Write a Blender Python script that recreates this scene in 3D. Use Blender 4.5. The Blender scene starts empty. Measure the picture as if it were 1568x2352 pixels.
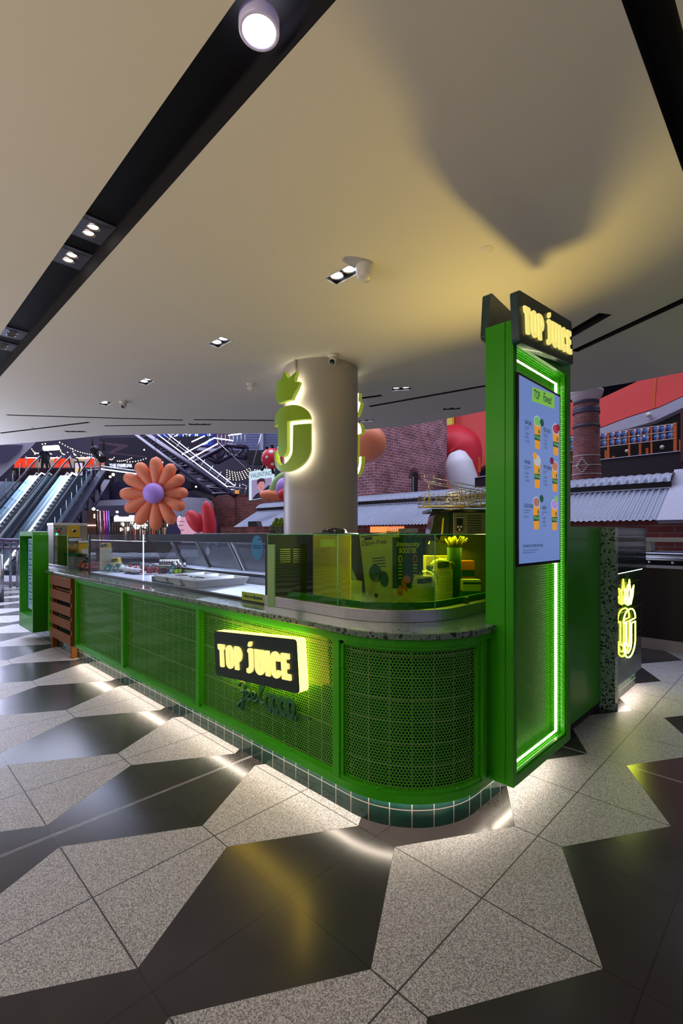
import bpy, bmesh, math, random
from mathutils import Vector, Matrix
from mathutils.geometry import delaunay_2d_cdt
random.seed(7)
SC = bpy.context.scene
COL = SC.collection
PI = math.pi
# ---------------------------------------------------------------- camera
EYE = 1.35
CA, CB = .7123, .7020            # right vector (CA, CB), forward vector (-CB, CA)
cam_d = bpy.data.cameras.new('camera')
cam = bpy.data.objects.new('camera', cam_d); COL.objects.link(cam)
cam.location = (0, 0, EYE)
cam.rotation_euler = (PI/2, 0, math.atan2(CB, CA))
cam_d.sensor_fit = 'VERTICAL'; cam_d.sensor_height = 36; cam_d.lens = 1090/2352*36
cam_d.shift_y = 51/2352
cam_d.clip_start = .05; cam_d.clip_end = 200
SC.camera = cam
# ---------------------------------------------------------------- colour management
SC.view_settings.view_transform = 'Standard'
SC.view_settings.look = 'None'
SC.view_settings.gamma = 1
SC.view_settings.use_curve_mapping = False
SC.view_settings.exposure = 0.0
SC.cycles.use_denoising = True
SC.cycles.max_bounces = 7
SC.cycles.transparent_max_bounces = 16
SC.cycles.sample_clamp_indirect = 4
SC.cycles.caustics_reflective = False
SC.cycles.caustics_refractive = False
# ---------------------------------------------------------------- world: dim mall ambience
w = bpy.data.worlds.new('mall_ambience'); SC.world = w; w.use_nodes = True
bg = w.node_tree.nodes['Background']
bg.inputs[0].default_value = (.50, .48, .62, 1); bg.inputs[1].default_value = .43

def srgb(r, g, b):
    f = lambda c: (c/255/12.92) if c/255 <= .04045 else ((c/255+.055)/1.055)**2.4
    return (f(r), f(g), f(b))

def area(name, loc, rot, sx, sy, power, color=(1, 1, 1), spread=PI):
    l = bpy.data.lights.new(name, 'AREA'); l.shape = 'RECTANGLE'; l.size = sx; l.size_y = sy
    l.energy = power; l.color = color; l.spread = spread
    o = bpy.data.objects.new(name, l); COL.objects.link(o); o.location = loc; o.rotation_euler = rot
    return o
def spot(name, loc, target, power, color, size=1.2, blend=.6, rad=.05):
    l = bpy.data.lights.new(name, 'SPOT'); l.energy = power; l.color = color; l.spot_size = size; l.spot_blend = blend
    l.shadow_soft_size = rad
    o = bpy.data.objects.new(name, l); COL.objects.link(o); o.location = loc
    o.rotation_euler = (Vector(target)-Vector(loc)).to_track_quat('-Z', 'Y').to_euler()
    return o
def G(px, py, d):
    """a point of the mall at forward distance d from the eye"""
    r = (px-784)/1090*d
    return Vector((CA*r-CB*d, CB*r+CA*d, EYE-(py-1227)/1090*d))
def GZ(px, d, z):
    v = G(px, 1227, d); v.z = z; return v

# cool white area lamps added above the open hall to light the background
area('hall_fill_near', G(950, 1227, 13.5)+Vector((0, 0, 13)), (0, 0, math.atan2(CB, CA)), 28, 6, 3000, (.74, .78, 1))
area('hall_fill_far', G(100, 1227, 30)+Vector((0, 0, 14)), (0, 0, math.atan2(CB, CA)), 20, 14, 8500, (.70, .74, 1))
area('cool_ceiling_fill', (-9.5, -1.5, .4), (math.radians(180), 0, 0), 3, 3, 130, (.80, .86, 1), math.radians(150))  # off-view fill, added to brighten the middle ceiling
# unseen warm spot added behind the tower, for the ceiling glow and tower shadow
spot('ceiling_glow_spot', (-1.36, 3.45, 1.5), (-1.65, 1.6, 2.9), 92, (1, .72, .17), 2.1, 1.0, .12)
# warm low fill added behind the camera, unseen, aimed up at the ceiling
area('ceiling_bounce_fill', (-4.0, -4.6, .4), (math.radians(164), 0, 0), 12, 1.6, 560, (1, .84, .63), math.radians(134))
# case lamp under the header; unseen fill added over the work area
area('case_lamp', (-4.1, 2.47, 1.262), (math.radians(-12), 0, 0), 3.1, .03, 17, (.72, .80, 1))
area('work_area_fill', (-1.95, 2.62, 1.335), (math.radians(-25), 0, math.radians(20)), .9, .25, 9, (1, .92, .70))
area('side_fill', (5.6, .5, 1.5), (math.radians(90), 0, math.radians(90)), 7, 2.4, 14, (.60, .58, 1))  # off-view violet-blue fill, added for the right side
area('violet_ceiling_fill', (5.0, 1.0, .4), (0, math.radians(-168), 0), 2, 6, 32, (.55, .48, 1), math.radians(140))  # added upward fill that tints the right ceiling violet
area('left_fill', (-13, 1.0, 2.2), (math.radians(90), 0, math.radians(-90)), 2.2, 1.0, 210, (.66, .70, 1))  # unseen cool fill added for the floor and column on the left

# ---------------------------------------------------------------- materials
def nodes(m):
    m.use_nodes = True
    return m.node_tree.nodes, m.node_tree.links, m.node_tree.nodes['Principled BSDF']
MATS = {}
def mat(name, col, rough=.5, metal=0, emis=None, es=1, var=.06, scale=12, coat=0, alpha=1, trans=0, ior=1.45, spec=.5, bump=0):
    if name in MATS: return MATS[name]
    m = bpy.data.materials.new(name); n, l, b = nodes(m)
    tc = n.new('ShaderNodeTexCoord'); nz = n.new('ShaderNodeTexNoise'); nz.inputs['Scale'].default_value = scale; nz.inputs['Detail'].default_value = 4
    l.new(tc.outputs['Object'], nz.inputs['Vector'])
    mx = n.new('ShaderNodeMix'); mx.data_type = 'RGBA'
    mx.inputs['A'].default_value = (*[max(0, c*(1-var)) for c in col], 1); mx.inputs['B'].default_value = (*[min(1, c*(1+var)) for c in col], 1)
    l.new(nz.outputs['Fac'], mx.inputs['Factor']); l.new(mx.outputs['Result'], b.inputs['Base Color'])
    b.inputs['Roughness'].default_value = rough; b.inputs['Metallic'].default_value = metal
    b.inputs['Coat Weight'].default_value = coat; b.inputs['Alpha'].default_value = alpha
    b.inputs['Transmission Weight'].default_value = trans; b.inputs['IOR'].default_value = ior
    b.inputs['Specular IOR Level'].default_value = spec
    if emis: b.inputs['Emission Color'].default_value = (*emis, 1); b.inputs['Emission Strength'].default_value = es
    if bump:
        bp = n.new('ShaderNodeBump'); bp.inputs['Strength'].default_value = bump; bp.inputs['Distance'].default_value = .01
        l.new(nz.outputs['Fac'], bp.inputs['Height']); l.new(bp.outputs['Normal'], b.inputs['Normal'])
    MATS[name] = m
    return m
def glass(name, col, refl=.08, rough=.02, tint=1):
    """thin pane: tinted see-through plus a fresnel mirror"""
    if name in MATS: return MATS[name]
    m = bpy.data.materials.new(name); m.use_nodes = True; n = m.node_tree.nodes; l = m.node_tree.links
    n.remove(n['Principled BSDF']); out = n['Material Output']
    tr = n.new('ShaderNodeBsdfTransparent'); tr.inputs[0].default_value = (*col, 1)
    gl = n.new('ShaderNodeBsdfGlossy'); gl.inputs['Roughness'].default_value = rough
    ge = n.new('ShaderNodeNewGeometry'); dt = n.new('ShaderNodeVectorMath'); dt.operation = 'DOT_PRODUCT'
    l.new(ge.outputs['Normal'], dt.inputs[0]); l.new(ge.outputs['Incoming'], dt.inputs[1])
    c1 = M_(n, l, 'SUBTRACT', 1, M_(n, l, 'ABSOLUTE', dt.outputs['Value']))
    mp = M_(n, l, 'MULTIPLY_ADD', M_(n, l, 'POWER', c1, 5), .85, .045+refl*.05).node
    ms = n.new('ShaderNodeMixShader'); l.new(mp.outputs[0], ms.inputs[0]); l.new(tr.outputs[0], ms.inputs[1]); l.new(gl.outputs[0], ms.inputs[2])
    l.new(ms.outputs[0], out.inputs[0])
    MATS[name] = m
    return m
def M_(n, l, op, a, b=None, c=None):
    q = n.new('ShaderNodeMath'); q.operation = op
    for i, v in enumerate((a, b, c)):
        if v is None: continue
        if isinstance(v, (int, float)): q.inputs[i].default_value = v
        else: l.new(v, q.inputs[i])
    return q.outputs[0]
def RGBmix(n, l, f, a, b):
    q = n.new('ShaderNodeMix'); q.data_type = 'RGBA'
    for k, v in (('Factor', f), ('A', a), ('B', b)):
        if isinstance(v, (int, float)): q.inputs[k].default_value = v
        elif isinstance(v, tuple): q.inputs[k].default_value = (*v, 1)
        else: l.new(v, q.inputs[k])
    return q.outputs['Result']

def floor_mat():
    m = bpy.data.materials.new('mall_floor'); n, l, b = nodes(m)
    g = n.new('ShaderNodeNewGeometry'); s = n.new('ShaderNodeSeparateXYZ'); l.new(g.outputs['Position'], s.inputs[0])
    X, Y = s.outputs[0], s.outputs[1]
    P, Q, X0, Y0 = .5155, .5065, -.865, 1.113
    # triangle wave in y: 0 on narrow rows, 1 on wide rows
    yy = M_(n, l, 'PINGPONG', M_(n, l, 'SUBTRACT', Y, Y0), Q)
    wd = M_(n, l, 'MULTIPLY_ADD', M_(n, l, 'DIVIDE', yy, Q), .305, .105)
    xx = M_(n, l, 'PINGPONG', M_(n, l, 'SUBTRACT', X, X0), P)
    light = M_(n, l, 'LESS_THAN', xx, wd)
    gx = M_(n, l, 'LESS_THAN', M_(n, l, 'PINGPONG', M_(n, l, 'SUBTRACT', X, X0), P/2), .0022)
    gx = M_(n, l, 'LESS_THAN', M_(n, l, 'ABSOLUTE', M_(n, l, 'WRAP', M_(n, l, 'SUBTRACT', X, X0), P/2, -P/2)), .0028)
    gy = M_(n, l, 'LESS_THAN', M_(n, l, 'ABSOLUTE', M_(n, l, 'WRAP', M_(n, l, 'SUBTRACT', Y, Y0), Q/2, -Q/2)), .0028)
    ge = M_(n, l, 'LESS_THAN', M_(n, l, 'ABSOLUTE', M_(n, l, 'SUBTRACT', xx, wd)), .0014)
    grout = M_(n, l, 'MAXIMUM', M_(n, l, 'MAXIMUM', gx, gy), ge)
    # expansion joints (pairs of metal lines)
    def joint(C, at):
        dd = M_(n, l, 'ABSOLUTE', M_(n, l, 'SUBTRACT', C, at))
        return M_(n, l, 'LESS_THAN', M_(n, l, 'ABSOLUTE', M_(n, l, 'SUBTRACT', dd, .006)), .0018)
    jn = M_(n, l, 'MAXIMUM', joint(X, -2.415), joint(Y, 3.139))
    # granite grain
    n1 = n.new('ShaderNodeTexNoise'); n1.inputs['Scale'].default_value = 230; n1.inputs['Detail'].default_value = 3; l.new(g.outputs['Position'], n1.inputs['Vector'])
    n3 = n.new('ShaderNodeTexVoronoi'); n3.inputs['Scale'].default_value = 300; l.new(g.outputs['Position'], n3.inputs['Vector']); sc_ = n.new('ShaderNodeSeparateColor'); l.new(n3.outputs['Color'], sc_.inputs[0])
    n2 = n.new('ShaderNodeTexNoise'); n2.inputs['Scale'].default_value = 3.0; n2.inputs['Detail'].default_value = 5; l.new(g.outputs['Position'], n2.inputs['Vector'])
    r = n.new('ShaderNodeValToRGB'); r.color_ramp.elements[0].position = .36; r.color_ramp.elements[1].position = .62
    r.color_ramp.elements[0].color = (.13, .125, .13, 1); r.color_ramp.elements[1].color = (.52, .515, .53, 1)
    l.new(M_(n, l, 'MULTIPLY_ADD', sc_.outputs[0], .34, M_(n, l, 'MULTIPLY', n1.outputs['Fac'], .64)), r.inputs[0])
    dk = RGBmix(n, l, n2.outputs['Fac'], (.024, .021, .022), (.046, .041, .041))
    c = RGBmix(n, l, light, dk, r.outputs[0])
    c = RGBmix(n, l, grout, c, (.022, .02, .02))
    c = RGBmix(n, l, jn, c, (.45, .45, .47))
    l.new(c, b.inputs['Base Color'])
    rg = M_(n, l, 'MULTIPLY_ADD', light, .26, .20)
    rg = M_(n, l, 'MULTIPLY_ADD', n2.outputs['Fac'], .05, rg)
    l.new(rg, b.inputs['Roughness'])
    l.new(M_(n, l, 'MULTIPLY_ADD', light, .05, .42), b.inputs['Specular IOR Level'])
    bp = n.new('ShaderNodeBump'); bp.inputs['Strength'].default_value = .25; bp.inputs['Distance'].default_value = .002; bp.invert = True
    l.new(M_(n, l, 'MAXIMUM', grout, 0), bp.inputs['Height']); l.new(bp.outputs['Normal'], b.inputs['Normal'])
    return m
def terrazzo(name, base, c1, c2, scale=55):
    m = bpy.data.materials.new(name); n, l, b = nodes(m)
    tc = n.new('ShaderNodeTexCoord')
    nz = n.new('ShaderNodeTexNoise'); nz.inputs['Scale'].default_value = 25; l.new(tc.outputs['Object'], nz.inputs['Vector'])
    ad = n.new('ShaderNodeVectorMath'); ad.operation = 'MULTIPLY_ADD'; ad.inputs[1].default_value = (.03, .03, .03)
    l.new(nz.outputs['Color'], ad.inputs[0]); l.new(tc.outputs['Object'], ad.inputs[2])
    col = base
    for sc, th, cc in ((scale, .36, c1), (scale*1.9, .24, c2), (scale*1.2, .22, tuple(x*1.7 for x in base))):
        v = n.new('ShaderNodeTexVoronoi'); v.inputs['Scale'].default_value = sc; v.inputs['Randomness'].default_value = 1
        l.new(ad.outputs[0], v.inputs['Vector'])
        f = M_(n, l, 'LESS_THAN', v.outputs['Distance'], th)
        col = RGBmix(n, l, f, col, cc)
    l.new(col, b.inputs['Base Color']); b.inputs['Roughness'].default_value = .16; b.inputs['Coat Weight'].default_value = .3
    return m
def tiles(name, u, v, tw, th, u0, v0, col, grout=(.21, .185, .165), gw=.0024, rough=.08):
    """glazed wall tiles on a world-aligned wall; u, v pick the axes (0 x, 1 y, 2 z); u = 'arc' unrolls the round corner"""
    m = bpy.data.materials.new(name); n, l, b = nodes(m)
    if u == 'uv':
        tc = n.new('ShaderNodeUVMap'); s = n.new('ShaderNodeSeparateXYZ'); l.new(tc.outputs[0], s.inputs[0]); U, V = s.outputs[0], s.outputs[1]
    else:
        g = n.new('ShaderNodeNewGeometry'); s = n.new('ShaderNodeSeparateXYZ'); l.new(g.outputs['Position'], s.inputs[0]); U, V = s.outputs[u], s.outputs[v]
    a = M_(n, l, 'ABSOLUTE', M_(n, l, 'WRAP', M_(n, l, 'SUBTRACT', U, u0), tw/2, -tw/2))
    c = M_(n, l, 'ABSOLUTE', M_(n, l, 'WRAP', M_(n, l, 'SUBTRACT', V, v0), th/2, -th/2))
    gr = M_(n, l, 'LESS_THAN', M_(n, l, 'MINIMUM', a, c), gw)
    nz = n.new('ShaderNodeTexNoise'); nz.inputs['Scale'].default_value = 9; nz.inputs['Detail'].default_value = 6
    g2 = n.new('ShaderNodeNewGeometry'); l.new(g2.outputs['Position'], nz.inputs['Vector'])
    tcol = RGBmix(n, l, nz.outputs['Fac'], tuple(x*.45 for x in col), tuple(x*1.6 for x in col))
    l.new(RGBmix(n, l, gr, tcol, grout), b.inputs['Base Color'])
    l.new(M_(n, l, 'MULTIPLY_ADD', gr, .6, rough), b.inputs['Roughness'])
    bp = n.new('ShaderNodeBump'); bp.inputs['Strength'].default_value = .3; bp.inputs['Distance'].default_value = .002; bp.invert = True
    l.new(gr, bp.inputs['Height']); l.new(bp.outputs['Normal'], b.inputs['Normal'])
    return m
def perf(name, col, pitch=.0155, r=.0061):
    """sheet metal perforated with staggered round holes (uv in metres)"""
    m = bpy.data.materials.new(name); n, l, b = nodes(m)
    tc = n.new('ShaderNodeUVMap'); s = n.new('ShaderNodeSeparateXYZ'); l.new(tc.outputs[0], s.inputs[0]); U, V = s.outputs[0], s.outputs[1]
    rh = pitch*.866
    def holes(ou, ov):
        a = M_(n, l, 'WRAP', M_(n, l, 'ADD', U, ou), pitch/2, -pitch/2)
        c = M_(n, l, 'WRAP', M_(n, l, 'ADD', V, ov), rh, -rh)
        d = M_(n, l, 'ADD', M_(n, l, 'MULTIPLY', a, a), M_(n, l, 'MULTIPLY', c, c))
        return M_(n, l, 'LESS_THAN', d, r*r)
    h = M_(n, l, 'MAXIMUM', holes(0, 0), holes(pitch/2, rh))
    l.new(M_(n, l, 'SUBTRACT', 1, h), b.inputs['Alpha'])
    b.inputs['Base Color'].default_value = (*col, 1); b.inputs['Roughness'].default_value = .45; b.inputs['Specular IOR Level'].default_value = .12
    return m
def brick(name, c1, c2, mort, bw, bh, mode=0, mw=.012, uvw=False):
    m = bpy.data.materials.new(name); n, l, b = nodes(m)
    t = n.new('ShaderNodeTexBrick'); t.inputs['Scale'].default_value = 1
    t.inputs['Brick Width'].default_value = bw; t.inputs['Row Height'].default_value = bh; t.inputs['Mortar Size'].default_value = mw
    t.inputs['Color1'].default_value = (*c1, 1); t.inputs['Color2'].default_value = (*c2, 1); t.inputs['Mortar'].default_value = (*mort, 1)
    tc = n.new('ShaderNodeUVMap'); l.new(tc.outputs[0], t.inputs['Vector'])
    nz = n.new('ShaderNodeTexNoise'); nz.inputs['Scale'].default_value = 2.2; nz.inputs['Detail'].default_value = 8; l.new(tc.outputs[0], nz.inputs['Vector'])
    r = n.new('ShaderNodeValToRGB'); r.color_ramp.elements[0].position = .3; r.color_ramp.elements[0].color = (.55, .5, .5, 1); r.color_ramp.elements[1].position = .72; r.color_ramp.elements[1].color = (1.35, 1.3, 1.3, 1)
    l.new(nz.outputs['Fac'], r.inputs[0])
    mx = n.new('ShaderNodeMix'); mx.data_type = 'RGBA'; mx.blend_type = 'MULTIPLY'; mx.inputs['Factor'].default_value = 1
    l.new(t.outputs['Color'], mx.inputs['A']); l.new(r.outputs[0], mx.inputs['B']); l.new(mx.outputs['Result'], b.inputs['Base Color'])
    b.inputs['Roughness'].default_value = .85
    bp = n.new('ShaderNodeBump'); bp.inputs['Strength'].default_value = .5; bp.inputs['Distance'].default_value = .02; l.new(t.outputs['Fac'], bp.inputs['Height']); bp.invert = True
    l.new(bp.outputs['Normal'], b.inputs['Normal'])
    return m
def wood_mat():
    m = bpy.data.materials.new('red_timber'); n, l, b = nodes(m)
    tc = n.new('ShaderNodeTexCoord'); mp = n.new('ShaderNodeMapping'); mp.inputs['Scale'].default_value = (1.2, 9, 14); l.new(tc.outputs['Object'], mp.inputs[0])
    nz = n.new('ShaderNodeTexNoise'); nz.inputs['Scale'].default_value = 5; nz.inputs['Detail'].default_value = 8; l.new(mp.outputs[0], nz.inputs['Vector'])
    l.new(RGBmix(n, l, nz.outputs['Fac'], (.075, .024, .004), (.26, .088, .013)), b.inputs['Base Color']); b.inputs['Roughness'].default_value = .55; b.inputs['Specular IOR Level'].default_value = .2
    return m

GREEN = mat('kiosk_green_paint', (.033, .33, .003), .34, .0, var=.04, coat=.12, spec=.35)
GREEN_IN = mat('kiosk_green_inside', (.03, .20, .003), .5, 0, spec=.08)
PERF = perf('green_perforated_sheet', (.080, .37, .016))
TILE_DG = (.006, .032, .025)
TILEB = tiles('glazed_green_tile', 'uv', 0, .1035, .1012, 0, .080, TILE_DG)
TERR = terrazzo('green_terrazzo', (.115, .175, .125), (.010, .018, .016), (.03, .055, .045), 40)
TERR_P = terrazzo('green_terrazzo_upright', (.27, .38, .32), (.012, .020, .018), (.045, .085, .07), 42)
STEEL = mat('brushed_steel', (.55, .54, .56), .28, .95, var=.12, scale=40)
BLACK = mat('matt_black', (.010, .010, .012), .5)
BLACKG = mat('gloss_black', (.012, .012, .014), .12)
WHITE = mat('white_plastic', (.78, .78, .80), .35)
TEAL = mat('dark_teal_paint', (.006, .045, .060), .22, coat=.4)
TEALF = mat('dark_teal_sign_face', (.010, .026, .024), .35)
LETTER = mat('lit_cream_letter', (.9, .85, .5), .4, emis=(.84, .71, .17), es=.95)
GLOWE = mat('lit_sign_edge', (.9, .85, .6), .4, emis=(1, .62, .055), es=8)
LED = mat('led_strip_warm', (1, .95, .85), .4, emis=(1, .80, .68), es=46)
LEDG = mat('led_strip_white', (1, 1, .9), .4, emis=(1, .97, .60), es=11)
LEDC = mat('led_strip_cool', (1, 1, 1), .4, emis=(.72, .82, 1), es=6)
WOOD = wood_mat()
YEL = mat('yellow_carton', (.75, .50, .03), .5)

# ---------------------------------------------------------------- mesh helpers
class MB:
    def __init__(s): s.bm = bmesh.new(); s.uv = s.bm.loops.layers.uv.new('UVMap')
    def face(s, vs, uvs=None, smooth=False):
        try: f = s.bm.faces.new(vs)
        except ValueError: return None
        f.smooth = smooth
        if uvs:
            for lp, q in zip(f.loops, uvs): lp[s.uv].uv = q
        return f
    def box(s, x0, x1, y0, y1, z0, z1, mat=None, uv=True):
        P = [Vector((x, y, z)) for x in (x0, x1) for y in (y0, y1) for z in (z0, z1)]
        if mat is not None: Q = [mat @ p for p in P]
        else: Q = P
        v = [s.bm.verts.new(q) for q in Q]
        for idx, ax in (((0, 1, 3, 2), (1, 2)), ((4, 6, 7, 5), (1, 2)), ((0, 4, 5, 1), (0, 2)), ((2, 3, 7, 6), (0, 2)), ((0, 2, 6, 4), (0, 1)), ((1, 5, 7, 3), (0, 1))):
            s.face([v[i] for i in idx], [(P[i][ax[0]], P[i][ax[1]]) for i in idx])
        return s
    def quad(s, a, b, c, d, uvs=None):
        v = [s.bm.verts.new(p) for p in (a, b, c, d)]
        a, b, c, d = [Vector(p) for p in (a, b, c, d)]
        s.face(v, uvs or [(0, 0), ((b-a).length, 0), ((b-a).length, (d-a).length), (0, (d-a).length)]); return s
    def prism(s, poly, f, h0, h1):
        """2-D polygon extruded; f maps (u, v, h) to a point"""
        n = len(poly)
        A = [s.bm.verts.new(f(u, v, h0)) for u, v in poly]; B = [s.bm.verts.new(f(u, v, h1)) for u, v in poly]
        s.face(A[::-1], [poly[i] for i in range(n)][::-1]); s.face(B, list(poly))
        for i in range(n):
            j = (i+1) % n; L = math.dist(poly[i], poly[j])
            s.face([A[i], A[j], B[j], B[i]], [(0, 0), (L, 0), (L, h1-h0), (0, h1-h0)])
        return s
    def tube(s, pts, r, n=8, closed=False, cap=True):
        pts = [Vector(p) for p in pts]; N = len(pts); rings = []
        up = None
        for i, p in enumerate(pts):
            if closed: t = pts[(i+1) % N]-pts[i-1]
            else: t = pts[min(i+1, N-1)]-pts[max(i-1, 0)]
            if t.length < 1e-9: t = Vector((0, 0, 1))
            t.normalize()
            if up is None:
                up = Vector((0, 0, 1)) if abs(t.z) < .9 else Vector((1, 0, 0))
            a = t.cross(up)
            if a.length < 1e-4: a = t.cross(Vector((1, 0, 0)))
            a.normalize(); b = a.cross(t).normalized(); up = b
            rr = r[i] if isinstance(r, (list, tuple)) else r
            rings.append([s.bm.verts.new(p+a*math.cos(2*PI*k/n)*rr+b*math.sin(2*PI*k/n)*rr) for k in range(n)])
        for i in range(N if closed else N-1):
            A, B = rings[i], rings[(i+1) % N]
            for k in range(n): s.face([A[k], A[(k+1) % n], B[(k+1) % n], B[k]], smooth=True)
        if cap and not closed:
            s.face(rings[0][::-1]); s.face(rings[-1])
        return s
    def lathe(s, prof, c=(0, 0, 0), n=24, a0=0, a1=2*PI, M=None, uvr=None):
        full = abs(a1-a0-2*PI) < 1e-6; k = n if full else n+1
        C = Vector(c); R = []
        for r, z in prof:
            if r < 1e-6 and full:
                p = Vector((0, 0, z)); p = (M @ p if M else p)+C; R.append([s.bm.verts.new(p)]); continue
            row = []
            for i in range(k):
                a = a0+(a1-a0)*i/n; p = Vector((r*math.cos(a), r*math.sin(a), z)); row.append(s.bm.verts.new((M @ p if M else p)+C))
            R.append(row)
        for j in range(len(R)-1):
            A, B = R[j], R[j+1]
            for i in range(n):
                i2 = (i+1) % k
                rr = uvr or 1; U = [rr*(a0+(a1-a0)*q/n) for q in (i, i+1)]; V = (prof[j][1], prof[j+1][1])
                if len(A) == 1 and len(B) == 1: continue
                if len(A) == 1: s.face([A[0], B[i2], B[i]], smooth=True)
                elif len(B) == 1: s.face([A[i], A[i2], B[0]], smooth=True)
                else: s.face([A[i], A[i2], B[i2], B[i]], [(U[0], V[0]), (U[1], V[0]), (U[1], V[1]), (U[0], V[1])], smooth=True)
        return s
    def cyl(s, a, b, r, n=16, r2=None):
        s.tube([a, b], [r, r if r2 is None else r2], n); return s
    def ball(s, c, r, n=16, m=10, sc=(1, 1, 1), M=None):
        pr = [(math.sin(PI*j/m), -math.cos(PI*j/m)) for j in range(m+1)]
        D = Matrix.Diagonal((sc[0]*r, sc[1]*r, sc[2]*r)); D = (M.to_3x3() @ D) if M else D
        return s.lathe(pr, c, n, M=D)
    def build(s, name, mat, parent=None, bevel=0, loc=None, smooth=None):
        bmesh.ops.remove_doubles(s.bm, verts=s.bm.verts, dist=1e-6)
        bmesh.ops.recalc_face_normals(s.bm, faces=s.bm.faces)
        me = bpy.data.meshes.new(name)
        if loc is not None:
            bmesh.ops.translate(s.bm, verts=s.bm.verts, vec=-Vector(loc))
        s.bm.to_mesh(me); s.bm.free()
        o = bpy.data.objects.new(name, me); COL.objects.link(o)
        for mm in (mat if isinstance(mat, list) else [mat]): me.materials.append(mm)
        if loc is not None: o.location = loc
        if parent:
            o.parent = parent; o.matrix_parent_inverse = Matrix.Identity(4)
            if parent.type == 'EMPTY' or True: o.location = Vector(o.location)-world_loc(parent)
        if bevel:
            bv = o.modifiers.new('bevel', 'BEVEL'); bv.width = bevel; bv.segments = 2; bv.limit_method = 'ANGLE'; bv.angle_limit = math.radians(40)
        return o
def world_loc(o):
    v = Vector(o.location)
    while o.parent: o = o.parent; v += Vector(o.location)
    return v
def tag(o, label, cat, group=None):
    o['label'] = label; o['category'] = cat
    if group: o['group'] = group
    return o
def thing(name, label, cat, loc=(0, 0, 0), group=None):
    o = bpy.data.objects.new(name, None); COL.objects.link(o); o.location = loc; o.empty_display_size = .1
    return tag(o, label, cat, group)
def struct(o): o['kind'] = 'structure'; return o
def copy_tree(o, parent=None):
    c = o.copy(); COL.objects.link(c)
    if parent: c.parent = parent
    for ch in [q for q in bpy.data.objects if q.parent == o]: copy_tree(ch, c)
    return c
def rounded(poly, r, seg=4):
    out = []; n = len(poly)
    for i in range(n):
        p0, p, p1 = Vector(poly[i-1]), Vector(poly[i]), Vector(poly[(i+1) % n])
        a, b = (p0-p), (p1-p); rr = min(r, a.length*.48, b.length*.48)
        a = p+a.normalized()*rr; b = p+b.normalized()*rr
        for k in range(seg+1):
            t = k/seg; q = a*(1-t)**2+p*2*t*(1-t)+b*t*t; out.append((q.x, q.y))
    return out
def curve_mesh(splines, extrude, bevel=0):
    cu = bpy.data.curves.new('tmp', 'CURVE'); cu.dimensions = '2D'; cu.fill_mode = 'BOTH'; cu.extrude = extrude; cu.bevel_depth = bevel; cu.bevel_resolution = 1
    for sp in splines:
        q = cu.splines.new('POLY'); q.points.add(len(sp)-1); q.use_cyclic_u = True
        for i, p in enumerate(sp): q.points[i].co = (p[0], p[1], 0, 1)
    o = bpy.data.objects.new('tmp', cu); COL.objects.link(o)
    bpy.context.view_layer.update()
    me = bpy.data.meshes.new_from_object(o.evaluated_get(bpy.context.evaluated_depsgraph_get()))
    bpy.data.objects.remove(o); bpy.data.curves.remove(cu)
    return me
def text_mesh(body, size=1, extrude=.002, align='CENTER', shear=0, space=1, lines=1, bold=0):
    cu = bpy.data.curves.new('tmp', 'FONT'); cu.body = body; cu.size = size; cu.extrude = extrude; cu.align_x = align; cu.align_y = 'CENTER'
    cu.shear = shear; cu.space_character = space; cu.space_line = lines; cu.offset = bold; cu.resolution_u = 3
    o = bpy.data.objects.new('tmp', cu); COL.objects.link(o); bpy.context.view_layer.update()
    me = bpy.data.meshes.new_from_object(o.evaluated_get(bpy.context.evaluated_depsgraph_get()))
    bpy.data.objects.remove(o); bpy.data.curves.remove(cu)
    return me
def frame_matrix(origin, u, v):
    """local x -> u, local y -> v, local z -> u x v"""
    u = Vector(u).normalized(); v = Vector(v).normalized(); w = u.cross(v)
    m = Matrix((u, v, w)).transposed().to_4x4(); m.translation = Vector(origin); return m
def place(me, name, material, mtx, parent=None, xs=1, fn=None):
    """bake a mesh through a matrix so the object sits in world axes"""
    if fn:
        for vv in me.vertices: vv.co = fn(vv.co)
    else:
        me.transform(mtx @ Matrix.Diagonal((xs, 1, 1, 1)))
    me.materials.clear(); me.materials.append(material)
    o = bpy.data.objects.new(name, me); COL.objects.link(o)
    c = sum((Vector(b) for b in o.bound_box), Vector())/8
    me.transform(Matrix.Translation(-c)); o.location = c
    if parent: o.parent = parent; o.location = c-world_loc(parent)
    return o
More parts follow.
